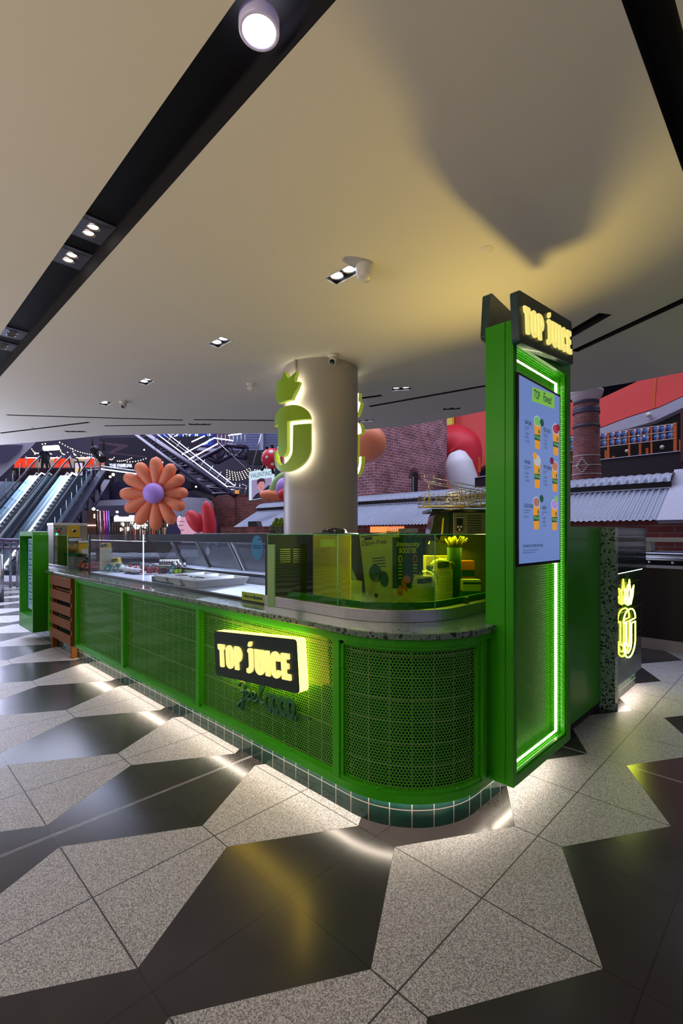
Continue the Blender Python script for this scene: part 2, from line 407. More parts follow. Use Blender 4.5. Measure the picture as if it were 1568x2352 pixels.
# ================================================================ SETTING
mb = MB(); mb.quad((-60, -12, 0), (14, -12, 0), (14, 60, 0), (-60, 60, 0)); floor = struct(mb.build('floor', floor_mat()))
ZC = 2.9
m = MB(); m.box(-60, 60, 6.5, 60, 0, .3, Matrix.Translation(Vector((0, 0, 15.9))) @ Matrix.Rotation(math.atan2(CB, CA), 4, 'Z')); struct(m.build('ceiling_hall', mat('hall_roof_dark', (.03, .028, .04), .8)))
CEIL = mat('painted_ceiling', (.66, .63, .60), .75, var=.02, scale=1.5)
VOID = mat('ceiling_void_black', (.006, .005, .009), .8)
def ceil_with_holes(outline, holes, z, name):
    verts = []; edges = []; faces_in = []
    def loop(p):
        s = len(verts); verts.extend([Vector(q) for q in p]); n = len(p)
        edges.extend([(s+i, s+(i+1) % n) for i in range(n)])
    loop(outline)
    for h in holes: loop(h)
    vs, es, fs, *_ = delaunay_2d_cdt(verts, edges, [], 1, 1e-5)
    def inside(p, poly):
        c = False; n = len(poly)
        for i in range(n):
            (x1, y1), (x2, y2) = poly[i], poly[i-1]
            if (y1 > p.y) != (y2 > p.y) and p.x < (x2-x1)*(p.y-y1)/(y2-y1)+x1: c = not c
        return c
    bm = bmesh.new(); V = [bm.verts.new((v.x, v.y, z)) for v in vs]
    for f in fs:
        c = sum((vs[i] for i in f), Vector((0, 0)))/len(f)
        if any(inside(c, h) for h in holes): continue
        bm.faces.new([V[i] for i in f][::-1])
    m = MB(); m.bm.free(); m.bm = bm; m.uv = bm.loops.layers.uv.new('UVMap')
    for i in range(len(outline)):                       # fascia at the ceiling edge
        a = outline[i]; b = outline[(i+1) % len(outline)]
        q = [bm.verts.new((*a, z)), bm.verts.new((*b, z)), bm.verts.new((*b, z+.5)), bm.verts.new((*a, z+.5))]; m.face(q)
    q = [bm.verts.new((*a, z+.5)) for a in outline]; bm.faces.new(q)
    return m.build(name, CEIL)
m = MB(); m.box(6.2, 6.4, -7, 5.2, 0, ZC); struct(m.build('wall_right', mat('side_wall_dark', (.06, .055, .07), .6)))  # out of view; added to cut ambient light from the right
rect = lambda x0, x1, y0, y1: [(x0, y0), (x1, y0), (x1, y1), (x0, y1)]
def orect(cx, cy, L, W, ang):
    c, s = math.cos(ang), math.sin(ang)
    return [(cx+a*c-b*s, cy+a*s+b*c) for a, b in ((-L/2, -W/2), (L/2, -W/2), (L/2, W/2), (-L/2, W/2))]
edge = [(-12, .7), (-10.0, 1.71), (-8.93, 2.24), (-7.87, 2.69), (-7.0, 3.42), (-5.75, 4.56), (-4.8, 5.2), (-4.07, 5.515), (-2.93, 5.525), (-1.85, 5.45), (-1.33, 5.525), (-.86, 5.53), (.6, 5.7), (2.5, 6)]
outline = [(-12, -7), (6, -7), (6, 6)]+edge[::-1]
slotA = rect(-7.2, 5.5, .765, .970)              # the long black recess with the gimbal lights
slotB = [(-.415, -6), (-.298, -6), (-.275, 2.6), (-.385, 2.6)]
def seg_slot(a, b, wd):
    a = Vector(a); b = Vector(b); d = (b-a); return orect((a.x+b.x)/2, (a.y+b.y)/2, d.length, wd, math.atan2(d.y, d.x))
thin = [seg_slot((-7.43, 1.34), (-6.06, 3.08), .05), seg_slot((-8.84, 1.51), (-7.10, 2.23), .055), seg_slot((-7.175, 2.456), (-6.30, 3.24), .05),
        seg_slot((-5.93, 3.17), (-5.12, 4.04), .05), seg_slot((-3.80, 4.34), (-2.41, 4.585), .06), seg_slot((-3.72, 3.98), (-3.40, 4.09), .06),
        seg_slot((-1.42, 4.25), (-.45, 3.76), .075), seg_slot((-1.62, 4.05), (-1.02, 3.68), .11)]
twins = [(-1.987, 2.027, 0), (-3.39, 2.04, 0), (-4.80, 2.04, 0), (-5.93, 2.04, 0), (-3.10, 4.046, .6), (-3.14, 5.12, .6), (-4.30, 4.84, .6)]
triples = [(-6.12, 3.36, .8), (-7.88, 2.28, .8)]
holes = [slotA, slotB]+thin+[orect(x, y, .205, .098, a) for x, y, a in twins]+[orect(x, y, .30, .10, a) for x, y, a in triples]
ceiling = struct(ceil_with_holes(outline, holes, ZC, 'ceiling'))
def recess(poly, h, name, m):
    q = MB(); n = len(poly)
    for i in range(n):
        a, b = poly[i], poly[(i+1) % n]; q.quad((*a, ZC+.0005), (*b, ZC+.0005), (*b, ZC+h), (*a, ZC+h))
    f = [q.bm.verts.new((*a, ZC+h)) for a in poly]; q.bm.faces.new(f)
    return struct(q.build(name, m))
recess(slotA, .106, 'trim_1', VOID); sw = MB(); sw.box(-7.2, 5.5, .966, .9695, ZC+.002, ZC+.104); struct(sw.build('trim_16', mat('recess_side', (.009, .008, .013), .7))); recess(slotB, .12, 'trim_2', VOID)
for i, t in enumerate(thin): recess(t, .05, 'trim_%d' % (i+3), VOID)
# --- twin downlights
LAMP = mat('downlight_lamp', (1, 1, 1), .3, emis=(.93, .90, 1), es=9)
LAMPW = mat('gimbal_lamp_warm', (1, 1, 1), .3, emis=(1, .84, .74), es=5)
RIM = mat('lamp_rim_silver', (.6, .6, .62), .25, .9)
TRIMW = mat('white_trim_frame', (.6, .6, .6), .5)
PLATE = mat('grey_fitting_plate', (.20, .20, .26), .45, .3)
TW = ['twin downlight nearest the long black recess, beside the white dome on the ceiling', 'square twin downlight, second of the row running away over the counter',
      'twin downlight, third of the row along the counter, above the orange flower', 'smallest lit twin downlight of the counter row, beside a dome camera',
      'twin downlight right of the round column, between thin ceiling slots', 'dim twin downlight near the ceiling edge above the brick tower', 'twin downlight half hidden behind the round column']
def downlight(x, y, a, n, label, lit=True, L=.205, W=.098):
    t = thing('ceiling_downlight', label, 'downlight', (x, y, ZC), 'recessed downlights in the white ceiling')
    R = Matrix.Rotation(a, 4, 'Z'); R.translation = Vector((x, y, ZC))
    m = MB()
    for q in ((-L/2-.006, L/2+.006, -W/2-.006, -W/2+.001), (-L/2-.006, L/2+.006, W/2-.001, W/2+.006), (-L/2-.006, -L/2+.001, -W/2, W/2), (L/2-.001, L/2+.006, -W/2, W/2)):
        m.box(q[0], q[1], q[2], q[3], -.003, .004, R)
    m.build('trim_frame', TRIMW, t)
    m = MB()
    m.box(-L/2, L/2, -W/2, W/2, .046, .05, R)
    for q in ((-L/2, L/2, -W/2, -W/2+.002), (-L/2, L/2, W/2-.002, W/2), (-L/2, -L/2+.002, -W/2, W/2), (L/2-.002, L/2, -W/2, W/2)): m.box(q[0], q[1], q[2], q[3], 0, .05, R)
    m.build('housing', BLACK, t)
    for k in range(n):
        u = (k-(n-1)/2)*L/n
        m = MB(); m.lathe([(.045, .012), (.041, .010), (.036, .022), (.020, .034)], (0, 0, 0), 24, M=None)
        bmesh.ops.transform(m.bm, matrix=R @ Matrix.Translation((u, 0, 0)), verts=m.bm.verts); o = m.build('reflector', RIM, t)
        m = MB(); m.lathe([(.0, .018), (.039, .018)], (0, 0, 0), 24); bmesh.ops.transform(m.bm, matrix=R @ Matrix.Translation((u, 0, 0)), verts=m.bm.verts)
        m.build('lamp', LAMP if lit else RIM, o)
    if lit: spot('downlight_beam', (x, y, ZC-.01), (x, y, 0), 26, (.93, .90, 1), 1.5, .8, .05)
for (x, y, a), lb in zip(twins, TW): downlight(x, y, a, 2, lb, lit=(lb != TW[5]))
for (x, y, a), lb in zip(triples, ['triple downlight left of the column near the ceiling edge', 'bluish triple downlight at the far left of the ceiling edge']):
    downlight(x, y, a, 3, lb, False, .30, .10)
# --- gimbal plates in the black recess
def gimbal(x0, x1, label, lit):
    t = thing('recessed_spotlight', label, 'spotlight', ((x0+x1)/2, .893, ZC+.1), 'square spotlight plates in the black recess')
    z = ZC+.100
    m = MB(); m.box(x0, x1, .767, .968, z, z+.004); m.box(x0+.035, x1-.035, .80, .955, z-.002, z)
    for q in (x0+.015, x1-.015):
        for r in (.83, .955): m.cyl((q, r, z-.001), (q, r, z-.004), .003, 8)
    m.build('mounting_plate', PLATE, t)
    for k in (-1, 1):
        cx = (x0+x1)/2+k*.036
        m = MB(); m.lathe([(.034, -.006), (.031, -.009), (.028, .0), (.012, .02)], (cx, .880, z), 24); rr = m.build('reflector', mat('warm_reflector', (.7, .55, .48), .3, .6), t)
        m = MB(); m.lathe([(0, -.001), (.026, -.001)], (cx+.003, .877, z-.002), 24); m.build('lamp', LAMPW if lit else BLACK, rr)
gimbal(-2.886, -2.655, 'lit twin spotlight plate nearer the round lamp in the black recess', True)
gimbal(-3.248, -3.020, 'lit twin spotlight plate, second along the black recess', True)
gimbal(-4.780, -4.548, 'unlit twin spotlight plate third along the black recess', False)
gimbal(-5.136, -4.920, 'unlit twin spotlight plate at the frame edge of the black recess', False)
# --- big round lamp at the top of the picture
t = thing('round_ceiling_lamp', 'large glowing round lamp in the black ceiling recess', 'ceiling lamp', (-1.20, .862, ZC+.03))
m = MB(); m.lathe([(.062, .03), (.062, -.004), (.052, -.006), (.050, .03)], (-1.205, .862, ZC+.0), 32); m.build('lamp_ring', mat('lilac_lamp_ring', (.55, .52, .66), .3, emis=(.5, .42, 1), es=.12), t)
m = MB(); m.lathe([(0, 0), (.050, 0)], (-1.205, .862, ZC+.004), 32); m.build('lamp_disc', mat('round_lamp_disc', (1, 1, 1), .3, emis=(.95, .95, 1), es=14), t)
spot('round_lamp_beam', (-1.205, .862, ZC-.01), (-1.205, .862, 0), 28, (.90, .88, 1), 2.4, .6, .05)
# --- cameras, domes, sensors
CAMW = mat('camera_white', (.62, .61, .60), .35)
def dome_cam(x, y, s, label, dirv):
    t = thing('security_camera', label, 'camera', (x, y, ZC), 'security cameras under the ceiling')
    m = MB(); m.lathe([(0, 0), (.042*s, 0), (.044*s, -.012*s), (.034*s, -.02*s), (.0, -.02*s)], (x, y, ZC), 24); m.build('base', CAMW, t)
    q = Vector(dirv).to_track_quat('Z', 'Y').to_matrix().to_4x4()
    m = MB(); m.lathe([(0, -.035*s), (.024*s, -.028*s), (.030*s, -.01*s), (.030*s, .022*s), (.026*s, .03*s), (.024*s, .028*s)], (x, y, ZC-.045*s), 24, M=q); h = m.build('body', CAMW, t)
    m = MB(); m.lathe([(0, .033*s), (.024*s, .027*s)], (x, y, ZC-.045*s), 24, M=q); m.build('lens', BLACKG, h)
dome_cam(-2.932, 2.868, 1.05, 'small white dome camera with a black lens just above the column top', (.3, -.5, -.6))
dome_cam(-4.092, 2.824, 1.0, 'white dome camera left of the column top, lens turned to the left', (-.5, -.3, -.7))
dome_cam(-5.699, 2.162, 1.0, 'white dome camera with black lens beside the smallest downlight', (.2, -.5, -.5))
m = MB(); m.lathe([(.0, 0), (.050, 0), (.052, -.02), (.046, -.065), (.032, -.09), (0, -.098)], (-1.82, 2.035, ZC), 28)
tag(m.build('ceiling_dome', CAMW), 'white pointed dome hanging beside the nearest twin downlight', 'ceiling dome')
for x, y, lb in ((-1.251, 2.389, 'flush round sensor cover in the ceiling above the green tower'), (-8.05, 1.75, 'round flush cover at the far left of the ceiling')):
    m = MB(); m.lathe([(0, -.003), (.03, -.003), (.034, 0)], (x, y, ZC-.0005), 24); tag(m.build('ceiling_sensor', CEIL), lb, 'sensor')

# ================================================================ COLUMN
CX, CY, CR = -3.30, 3.07, .35
m = MB(); m.lathe([(CR, 0), (CR, ZC)], (CX, CY, 0), 96)
tag(m.build('round_column', mat('column_paint', (.37, .345, .32), .42, var=.03, scale=5, bump=.05)), 'round warm-grey column rising through the kiosk to the ceiling', 'column')
def logo_shapes():
    """pineapple-topped letter mark in a unit box: crown, cap with stem, hooked letter"""
    arc = lambda cx, cy, rx, ry, a0, a1, n=14: [(cx+rx*math.cos(math.radians(a0+(a1-a0)*i/n)), cy+ry*math.sin(math.radians(a0+(a1-a0)*i/n))) for i in range(n+1)]
    cap = [(0, .76)]+arc(.42, .76, .42, .24, 180, 90, 8)+arc(.58, .76, .42, .24, 90, 0, 8)+[(.52, .76), (.52, .36)]+arc(.38, .36, .14, .12, 0, -180, 10)+[(.24, .76)]
    jay = [(.66, .69), (1.0, .69)]+arc(.5, .34, .5, .34, 0, -180, 24)+[(0, .36), (.12, .36)]+arc(.38, .33, .27, .22, -175, 0, 14)
    crown = rounded([(.24, 1.08), (.62, 1.08), (.75, 1.24), (.80, 1.33), (.68, 1.335), (.74, 1.50), (.56, 1.41), (.45, 1.54), (.34, 1.42), (.15, 1.47), (.17, 1.33), (.06, 1.27)], .012, 2)
    return cap, jay, crown
LIME = mat('lime_sign_face', (.26, .46, .006), .28, coat=.2)
LIMES = mat('lit_lime_side', (.35, .55, .02), .35, emis=(.95, 1, .1), es=.15)
BACKL = mat('sign_backlight', (1, 1, 1), .4, emis=(1, .88, .62), es=6)
def column_logo(phi, label, zb):
    R0, R1 = CR+.055, CR+.095; Wd, Ht = .50, .575
    t = thing('illuminated_logo_sign', label, 'sign', (CX+R1*math.cos(phi), CY+R1*math.sin(phi), zb), 'pineapple logo signs on the column')
    for nm, poly in zip(('cap_and_stem', 'hooked_letter', 'pineapple_crown'), logo_shapes()):
        xs = 1 if nm != 'pineapple_crown' else .95
        def mapf(r):
            return lambda c: Vector((CX+r(c)*math.cos(phi+(c.x-.5)*Wd/R1), CY+r(c)*math.sin(phi+(c.x-.5)*Wd/R1), zb+c.y*Ht))
        fine = []
        for i in range(len(poly)):
            a, b = poly[i], poly[(i+1) % len(poly)]; k = max(1, int(abs(a[0]-b[0])/.05))
            fine += [(a[0]+(b[0]-a[0])*j/k, a[1]+(b[1]-a[1])*j/k) for j in range(k)]
        # front face: grid clipped polygon through the 2-D triangulator with interior grid lines
        pts = [Vector(p) for p in fine]; n = len(pts); eds = [(i, (i+1) % n) for i in range(n)]
        for gx in [i/24 for i in range(1, 24)]:
            s = len(pts); pts += [Vector((gx, -.1)), Vector((gx, 1.6))]; eds.append((s, s+1))
        vs, es, fs, *_ = delaunay_2d_cdt(pts, eds, [], 0, 1e-6)
        def ins(p):
            c = False
            for i in range(n):
                (x1, y1), (x2, y2) = fine[i], fine[i-1]
                if (y1 > p.y) != (y2 > p.y) and p.x < (x2-x1)*(p.y-y1)/(y2-y1)+x1: c = not c
            return c
        mf, mk = MB(), MB(); V = [mf.bm.verts.new(v.to_3d()) for v in vs]; K = [mk.bm.verts.new(v.to_3d()) for v in vs]
        for f in fs:
            c = sum((vs[i] for i in f), Vector((0, 0)))/len(f)
            if ins(c): mf.face([V[i] for i in f]); mk.face([K[i] for i in f])
        for q, r in ((mf, R1), (mk, R0)):
            for v in [v for v in q.bm.verts if not v.link_faces]: q.bm.verts.remove(v)
            for v in q.bm.verts: v.co = mapf(lambda c, r=r: r)(v.co)
        face = mf.build(nm, LIME, t)
        sd = MB()
        for i in range(n):
            a, b = Vector((*fine[i], 0)), Vector((*fine[(i+1) % n], 0)); f0 = mapf(lambda c: R0); f1 = mapf(lambda c: R1)
            sd.quad(f0(a), f0(b), f1(b), f1(a))
        sd.build('side_return', LIMES, face)
        mk.build('backlight', BACKL, face)
    return t
column_logo(math.radians(-86), 'glowing lime pineapple-topped letter sign curved round the column front', 1.90)
column_logo(math.radians(93), 'lime letter sign on the far side of the column, only its edge in view', 1.90)
m = MB(); a = math.radians(-82); m.tube([(CX+(CR+.008)*math.cos(a), CY+(CR+.008)*math.sin(a), 2.76), (CX+(CR+.008)*math.cos(a), CY+(CR+.008)*math.sin(a), ZC)], .012, 8)
tag(m.build('cable_conduit', mat('conduit_beige', (.45, .40, .35), .5)), 'thin beige conduit running from the crown sign up to the ceiling', 'conduit')

# ================================================================ COUNTER
CCX, CCY, RB = -1.586, 2.102, .43
def path(o, x0=-6.5, y1=2.19, seg=28):
    p = [(x0, 1.672-o)]; L = [x0+1.584]
    for i in range(seg+1):
        a = -PI/2+PI/2*i/seg; p.append((CCX+(RB+o)*math.cos(a), CCY+(RB+o)*math.sin(a))); L.append(-.002+RB*PI/2*i/seg)
    p.append((CCX+RB+o, y1)); L.append(L[-1]+y1-CCY)
    return p, L
def band(m, o0, o1, z0, z1, x0=-6.5, y1=2.19, i0=0, i1=None):
    A, L = path(o0, x0, y1); B, _ = path(o1, x0, y1)
    A, B, L = A[i0:i1], B[i0:i1], L[i0:i1]
    for i in range(len(A)-1):
        a, b, c, d = A[i], A[i+1], B[i+1], B[i]
        # o1 > o0: outer ring B
        m.quad((*d, z0), (*c, z0), (*c, z1), (*d, z1), [(L[i], z0), (L[i+1], z0), (L[i+1], z1), (L[i], z1)])
        m.quad((*a, z1), (*b, z1), (*b, z0), (*a, z0), [(L[i], z1), (L[i+1], z1), (L[i+1], z0), (L[i], z0)])
        m.quad((*d, z1), (*c, z1), (*b, z1), (*a, z1)); m.quad((*a, z0), (*b, z0), (*c, z0), (*d, z0))
    for i, s in ((0, 1), (-1, -1)):
        a, b = A[i], B[i]; m.quad((*a, z0), (*b, z0), (*b, z1), (*a, z1))
    return m
counter = thing('kiosk_counter', 'long green framed counter with perforated panels over dark green tiles', 'counter', (-3.5, 1.672, 0))
m = MB(); band(m, -.10, 0, 0, .874, x0=-7.5, y1=2.95); m.build('tiled_base', TILEB, counter)
FR0, FR1 = .006, .040
XL = -5.66
m = MB(); band(m, FR0, FR1, .838, .8745, XL, 2.192); m.build('top_rail', GREEN, counter)
m = MB(); band(m, FR0, FR1, .130, .168, XL, 2.192); m.build('bottom_rail', GREEN, counter)
for x in (-5.66, -4.361, -3.027, -1.672):
    w_ = .052 if x == -5.66 else (.046 if x > -2 else .042)
    m = MB(); m.box(x, x+w_, 1.632, 1.666, .168, .838); m.build('upright', GREEN, counter, bevel=.002)
m = MB(); m.box(-1.150, -1.116, 2.096, 2.135, .168, .838); m.build('upright', GREEN, counter, bevel=.002)
# inner reveals (folded steel lip) with dome bolts
def bolt(x, y, z, nx, ny):
    m = MB(); q = Vector((nx, ny, 0)).to_track_quat('Z', 'Y').to_matrix().to_4x4()
    m.lathe([(.0075, 0), (.006, .0035), (.003, .005), (0, .0055)], (x, y, z), 10, M=q); m.build('dome_bolt', GREEN, counter)
panels = [(-5.608, -4.361), (-4.319, -3.027), (-2.985, -1.672)]
for a, b in panels:
    m = MB(); m.box(a, a+.016, 1.644, 1.666, .168, .838); m.box(b-.004, b, 1.650, 1.666, .168, .838); m.box(a, b, 1.650, 1.666, .822, .838); m.box(a, b, 1.644, 1.666, .168, .180); m.build('panel_lip', GREEN, counter)
    m = MB(); v = [(a+.012, 1.660), (b-.002, 1.660)]
    m.quad((*v[0], .176), (*v[1], .176), (*v[1], .828), (*v[0], .828), [(v[0][0], .176), (v[1][0], .176), (v[1][0], .828), (v[0][0], .828)])
    m.build('perforated_panel', PERF, counter)
    for z in (.30, .71): bolt(a+.008, 1.644, z, 0, -1)
    for k in (.25, .75): bolt(a+(b-a)*k, 1.647, .180, 0, -.3)
# curved panel
A, L = path(.018, -1.626, 2.096); m = MB()
for i in range(len(A)-1): m.quad((*A[i], .176), (*A[i+1], .176), (*A[i+1], .828), (*A[i], .828), [(L[i], .176), (L[i+1], .176), (L[i+1], .828), (L[i], .828)])
m.build('curved_perforated_panel', PERF, counter)
m = MB(); band(m, FR0, .030, .820, .838, -1.63, 2.096); band(m, FR0, .034, .168, .184, -1.63, 2.096); m.box(-1.626, -1.606, 1.642, 1.668, .168, .838); m.box(-1.150, -1.128, 2.070, 2.096, .168, .838)
m.build('panel_lip', GREEN, counter)
for z in (.30, .71): bolt(-1.617, 1.641, z, 0, -1); bolt(-1.127, 2.083, z, 1, 0)
for ang in (-68, -22):
    a = math.radians(ang); bolt(CCX+.466*math.cos(a), CCY+.466*math.sin(a), .182, math.cos(a), math.sin(a))
m = MB(); m.quad((-1.138, 2.135, .185), (-1.138, 2.19, .185), (-1.138, 2.19, .82), (-1.138, 2.135, .82), [(0, 0), (.055, 0), (.055, .635), (0, .635)]); m.build('perforated_panel', PERF, counter)
# light strips: under the bottom rail, and behind the top rail
m = MB(); band(m, .010, .024, .1255, .1295, -5.64, 2.19); m.build('floor_light_strip', LED, counter)
LEDT = mat('led_strip_tile_wash', (1, .9, .7), .4, emis=(1, .86, .60), es=10)
m = MB(); band(m, .002, .006, .8665, .8705, XL, 2.19); m.build('tile_wash_strip', LEDT, counter)
# narrow green post left of the timber stand
m = MB(); m.box(-6.70, -6.62, 1.632, 1.668, .13, .8745); m.build('upright', GREEN, counter, bevel=.002)
m = MB(); m.box(-6.50, XL, 1.634, 1.668, .845, .8745); m.build('top_rail', GREEN, counter)

# worktop
A, _ = path(.062, -6.77, 2.193, 32)
poly = A+[(-1.160, 2.1935), (-1.160, 3.0), (-1.95, 3.0), (-1.95, 2.72), (-6.77, 2.72)]
m = MB(); m.prism(poly, lambda u, v, h: Vector((u, v, h)), .875, .905)
tag(m.build('terrazzo_worktop', TERR, bevel=.003), 'polished green terrazzo worktop with a rounded corner on the green counter', 'worktop')

# ---- glyphs
def arc(cx, cy, rx, ry, a0, a1, n=10): return [(cx+rx*math.cos(math.radians(a0+(a1-a0)*i/n)), cy+ry*math.sin(math.radians(a0+(a1-a0)*i/n))) for i in range(n+1)]
def glyph(c):
    """chunky condensed capitals, height 1; returns width and outlines"""
    r = .05
    if c == 'T': return .46, [rounded([(.03, .76), (0, 1), (.46, 1.0), (.43, .78), (.345, .78), (.36, 0), (.12, 0), (.135, .76)], r)]
    if c == 'O': return .46, [arc(.23, .74, .23, .27, 0, 180)+arc(.23, .25, .23, .26, 180, 360), arc(.23, .76, .055, .06, 0, 180)+arc(.23, .25, .055, .07, 180, 360)]
    if c == 'P': return .46, [rounded([(.02, 1)]+arc(.22, .67, .25, .33, 85, -80, 8)+[(.24, .33), (.25, 0), (.02, 0)], .03), arc(.24, .76, .05, .05, 0, 180)+arc(.24, .58, .05, .05, 180, 360)]
    if c == 'j': return .40, [rounded([(.06, .86), (.12, 1.0), (.36, 1.0), (.36, .25), (.30, .06), (.14, -.04), (-.02, -.02), (-.02, .16), (.10, .17), (.14, .28), (.14, .82)], r), rounded([(.10, 1.10), (.18, 1.28), (.36, 1.30), (.32, 1.14), (.24, 1.07)], .06)]
    if c == 'U': return .50, [[(0, 1), (.21, 1)]+arc(.25, .27, .05, .09, 180, 360, 8)+[(.29, 1), (.50, 1)]+arc(.25, .25, .25, .27, 0, -180, 12)]
    if c == 'I': return .23, [rounded([(0, 1), (.23, 1), (.23, 0), (0, 0)], .04)]
    if c == 'C': return .46, [[(.46, .66), (.27, .66)]+arc(.24, .74, .045, .07, 0, 180, 6)+arc(.24, .26, .045, .07, 180, 360, 6)+[(.30, .30), (.48, .28)]+arc(.235, .24, .235, .26, 0, -180, 10)+arc(.235, .76, .235, .26, 180, 0, 10)]
    if c == 'E': return .42, [rounded([(0, 1), (.40, 1), (.40, .79), (.22, .79), (.22, .62), (.36, .62), (.36, .42), (.22, .42), (.22, .22), (.43, .22), (.43, 0), (0, 0)], .035)]
def word_letters(word, W, H, gap=.075):
    """list of (letter, outlines) laid out to width W and height H, centred"""
    x = 0; out = []
    for c in word:
        if c == ' ': x += .22; continue
        wd, sp = glyph(c); out.append((c, [[(x+px, py) for px, py in s] for s in sp])); x += wd+gap
    x -= gap; s = W/x
    return [(c, [[((px-x/2)*s, (py-.5)*H) for px, py in q] for q in sp]) for c, sp in out]
NAMES = {'T': 'letter_t', 'O': 'letter_o', 'P': 'letter_p', 'j': 'letter_j', 'U': 'letter_u', 'I': 'letter_i', 'C': 'letter_c', 'E': 'letter_e'}
def letter_row(word, W, H, M, parent, material, ex=.004, bev=.0010, gap=.075):
    for c, sp in word_letters(word, W, H, gap):
        me = curve_mesh(sp, ex, bev)
        place(me, NAMES[c], material, M, parent)
def sign_box(name, label, M, W, H, D, parent_loc, front, side, lw, lh, yellow_edge, letters=True, group=None, both=False):
    t = thing(name, label, 'sign', parent_loc, group)
    prof = rounded([(-W/2, -H/2), (W/2, -H/2), (W/2, H/2), (-W/2, H/2)], .022, 5)
    m = MB(); m.prism(prof, lambda u, v, h: M @ Vector((u, v, h)), -.006, 0); m.build('face_panel', front, t)
    m = MB(); pe = prof
    m.prism(pe, lambda u, v, h: M @ Vector((u, v, h)), -D, -.0062); m.build('sign_case', side, t)
    if letters:
        letter_row('TOP jUICE', lw, lh, M @ Matrix.Translation((0, -.008, .006)), t, LETTER)
    return t
th = math.radians(5.0)
M = frame_matrix((-2.25, 1.560, .6425), (math.cos(th), 0, math.sin(th)), (-math.sin(th), 0, math.cos(th)))
s1 = sign_box('illuminated_sign', 'tilted dark sign box with lit cream TOP JUICE letters on the counter front', M, .80, .272, .066, (-2.25, 1.56, .64), TEALF, GLOWE, .70, .135, True)
# feelGOOD lettering
DG = mat('dark_green_lettering', (.008, .075, .042), .35)
t = thing('feel_good_lettering', 'dark green raised feelGOOD lettering between two dashes under the lit counter sign', 'lettering', (-2.2, 1.63, .42))
def smooth(P, k=6):
    out = []
    for i in range(len(P)-1):
        p0, p1, p2, p3 = [Vector(P[max(0, min(len(P)-1, j))]) for j in (i-1, i, i+1, i+2)]
        out += [.5*((2*p1)+(p2-p0)*q+(2*p0-5*p1+4*p2-p3)*q*q+(3*p1-p0-3*p2+p3)*q**3) for q in [x/k for x in range(k)]]
    return out+[Vector(P[-1])]
fe = lambda dx: [(dx, .08), (dx+.16, .25), (dx+.21, .42), (dx+.11, .50), (dx+.03, .36), (dx+.06, .12), (dx+.18, .03), (dx+.33, .12)]
def stroke(P, nm):
    m = MB(); m.tube([(-2.475+.175*p.x, 1.625, .355+.115*p.y+.012*p.x) for p in smooth(P)], .0105, 8); m.build(nm, DG, t)
stroke([(-.02, .62), (.08, .80), (.26, .86), (.36, .74), (.32, .42), (.27, .0), (.20, -.45), (.06, -.62), (-.04, -.48), (.04, -.28), (.24, -.10), (.42, .08)], 'script_letter_f'); stroke([(.14, .36), (.46, .46)], 'script_crossbar')
stroke(fe(.42), 'script_letter_e'); stroke(fe(.75), 'script_letter_e'); stroke([(1.08, .12), (1.26, .52), (1.40, .98), (1.33, 1.10), (1.24, .88), (1.24, .22), (1.34, .04), (1.50, .14)], 'script_letter_l')
M2 = frame_matrix((-2.075, 1.628, .400), (math.cos(th*.8), 0, math.sin(th*.8)), (0, 0, 1))
place(text_mesh('GOOD.', .150, .007, bold=.007, space=.92), 'capital_word', DG, M2, t, .60)
for x, z in ((-2.555, .395), (-1.865, .40)):
    m = MB(); m.box(x-.038, x+.038, 1.622, 1.634, z-.004, z+.004); m.build('dash', DG, t)
def PY(px, py, y):
    k = (px-784)/1090; d = y/(CB*k+CA); return Vector((CA*k*d-CB*d, y, EYE-(py-1227)/1090*d))
def PX(px, py, x):
    k = (px-784)/1090; d = x/(CA*k-CB); return Vector((x, CB*k*d+CA*d, EYE-(py-1227)/1090*d))
ROT = math.atan2(CB, CA)          # heading of the lens; also the turn of things that face the visitor
def face_frame(o): return frame_matrix(o, (CA, CB, 0), (0, 0, 1))   # local z points back to the visitor
ORD = ['first', 'second', 'third', 'fourth', 'fifth', 'sixth', 'seventh', 'eighth', 'ninth', 'tenth', 'eleventh', 'twelfth', 'thirteenth', 'fourteenth', 'fifteenth', 'sixteenth',
       'seventeenth', 'eighteenth', 'nineteenth', 'twentieth', 'twenty-first', 'twenty-second', 'twenty-third', 'twenty-fourth', 'twenty-fifth', 'twenty-sixth', 'twenty-seventh', 'twenty-eighth', 'twenty-ninth', 'thirtieth']
# ================================================================ MENU TOWER
TY0, TY1, TX0, TXM, TX1 = 2.20, 2.966, -1.156, -1.052, -1.011
tower = thing('menu_tower', 'tall bright green steel tower with lit perforated sides at the counter corner', 'tower', (TX0/2+TX1/2, 2.58, .13))
def frame_part(name, x0, x1, oy0, oy1, oz0, oz1, wd=.040, top=2.383):
    for nm, b in (('front_post', (TY0, TY0+wd, .13, top)), ('rear_post', (TY1-.057, TY1, .13, top))):
        m = MB(); m.box(x0, x1, b[0], b[1], b[2], b[3]); m.build(nm, GREEN, tower, bevel=.0025)
    m = MB(); m.box(x0, x1, TY0+wd, TY1-.057, .13, .172); m.build('bottom_bar', GREEN, tower)
    m = MB(); m.box(x0, x1, TY0+wd, TY1-.057, top-.105, top); m.build('top_bar', GREEN, tower)
frame_part('a', TX0, TXM-.0015, 0, 0, 0, 0)
frame_part('b', TXM+.0005, TX1, 0, 0, 0, 0)
m = MB(); m.box(-1.110, -1.104, TY0+.04, TY1-.057, .172, 2.278); m.build('core_panel', GREEN_IN, tower)
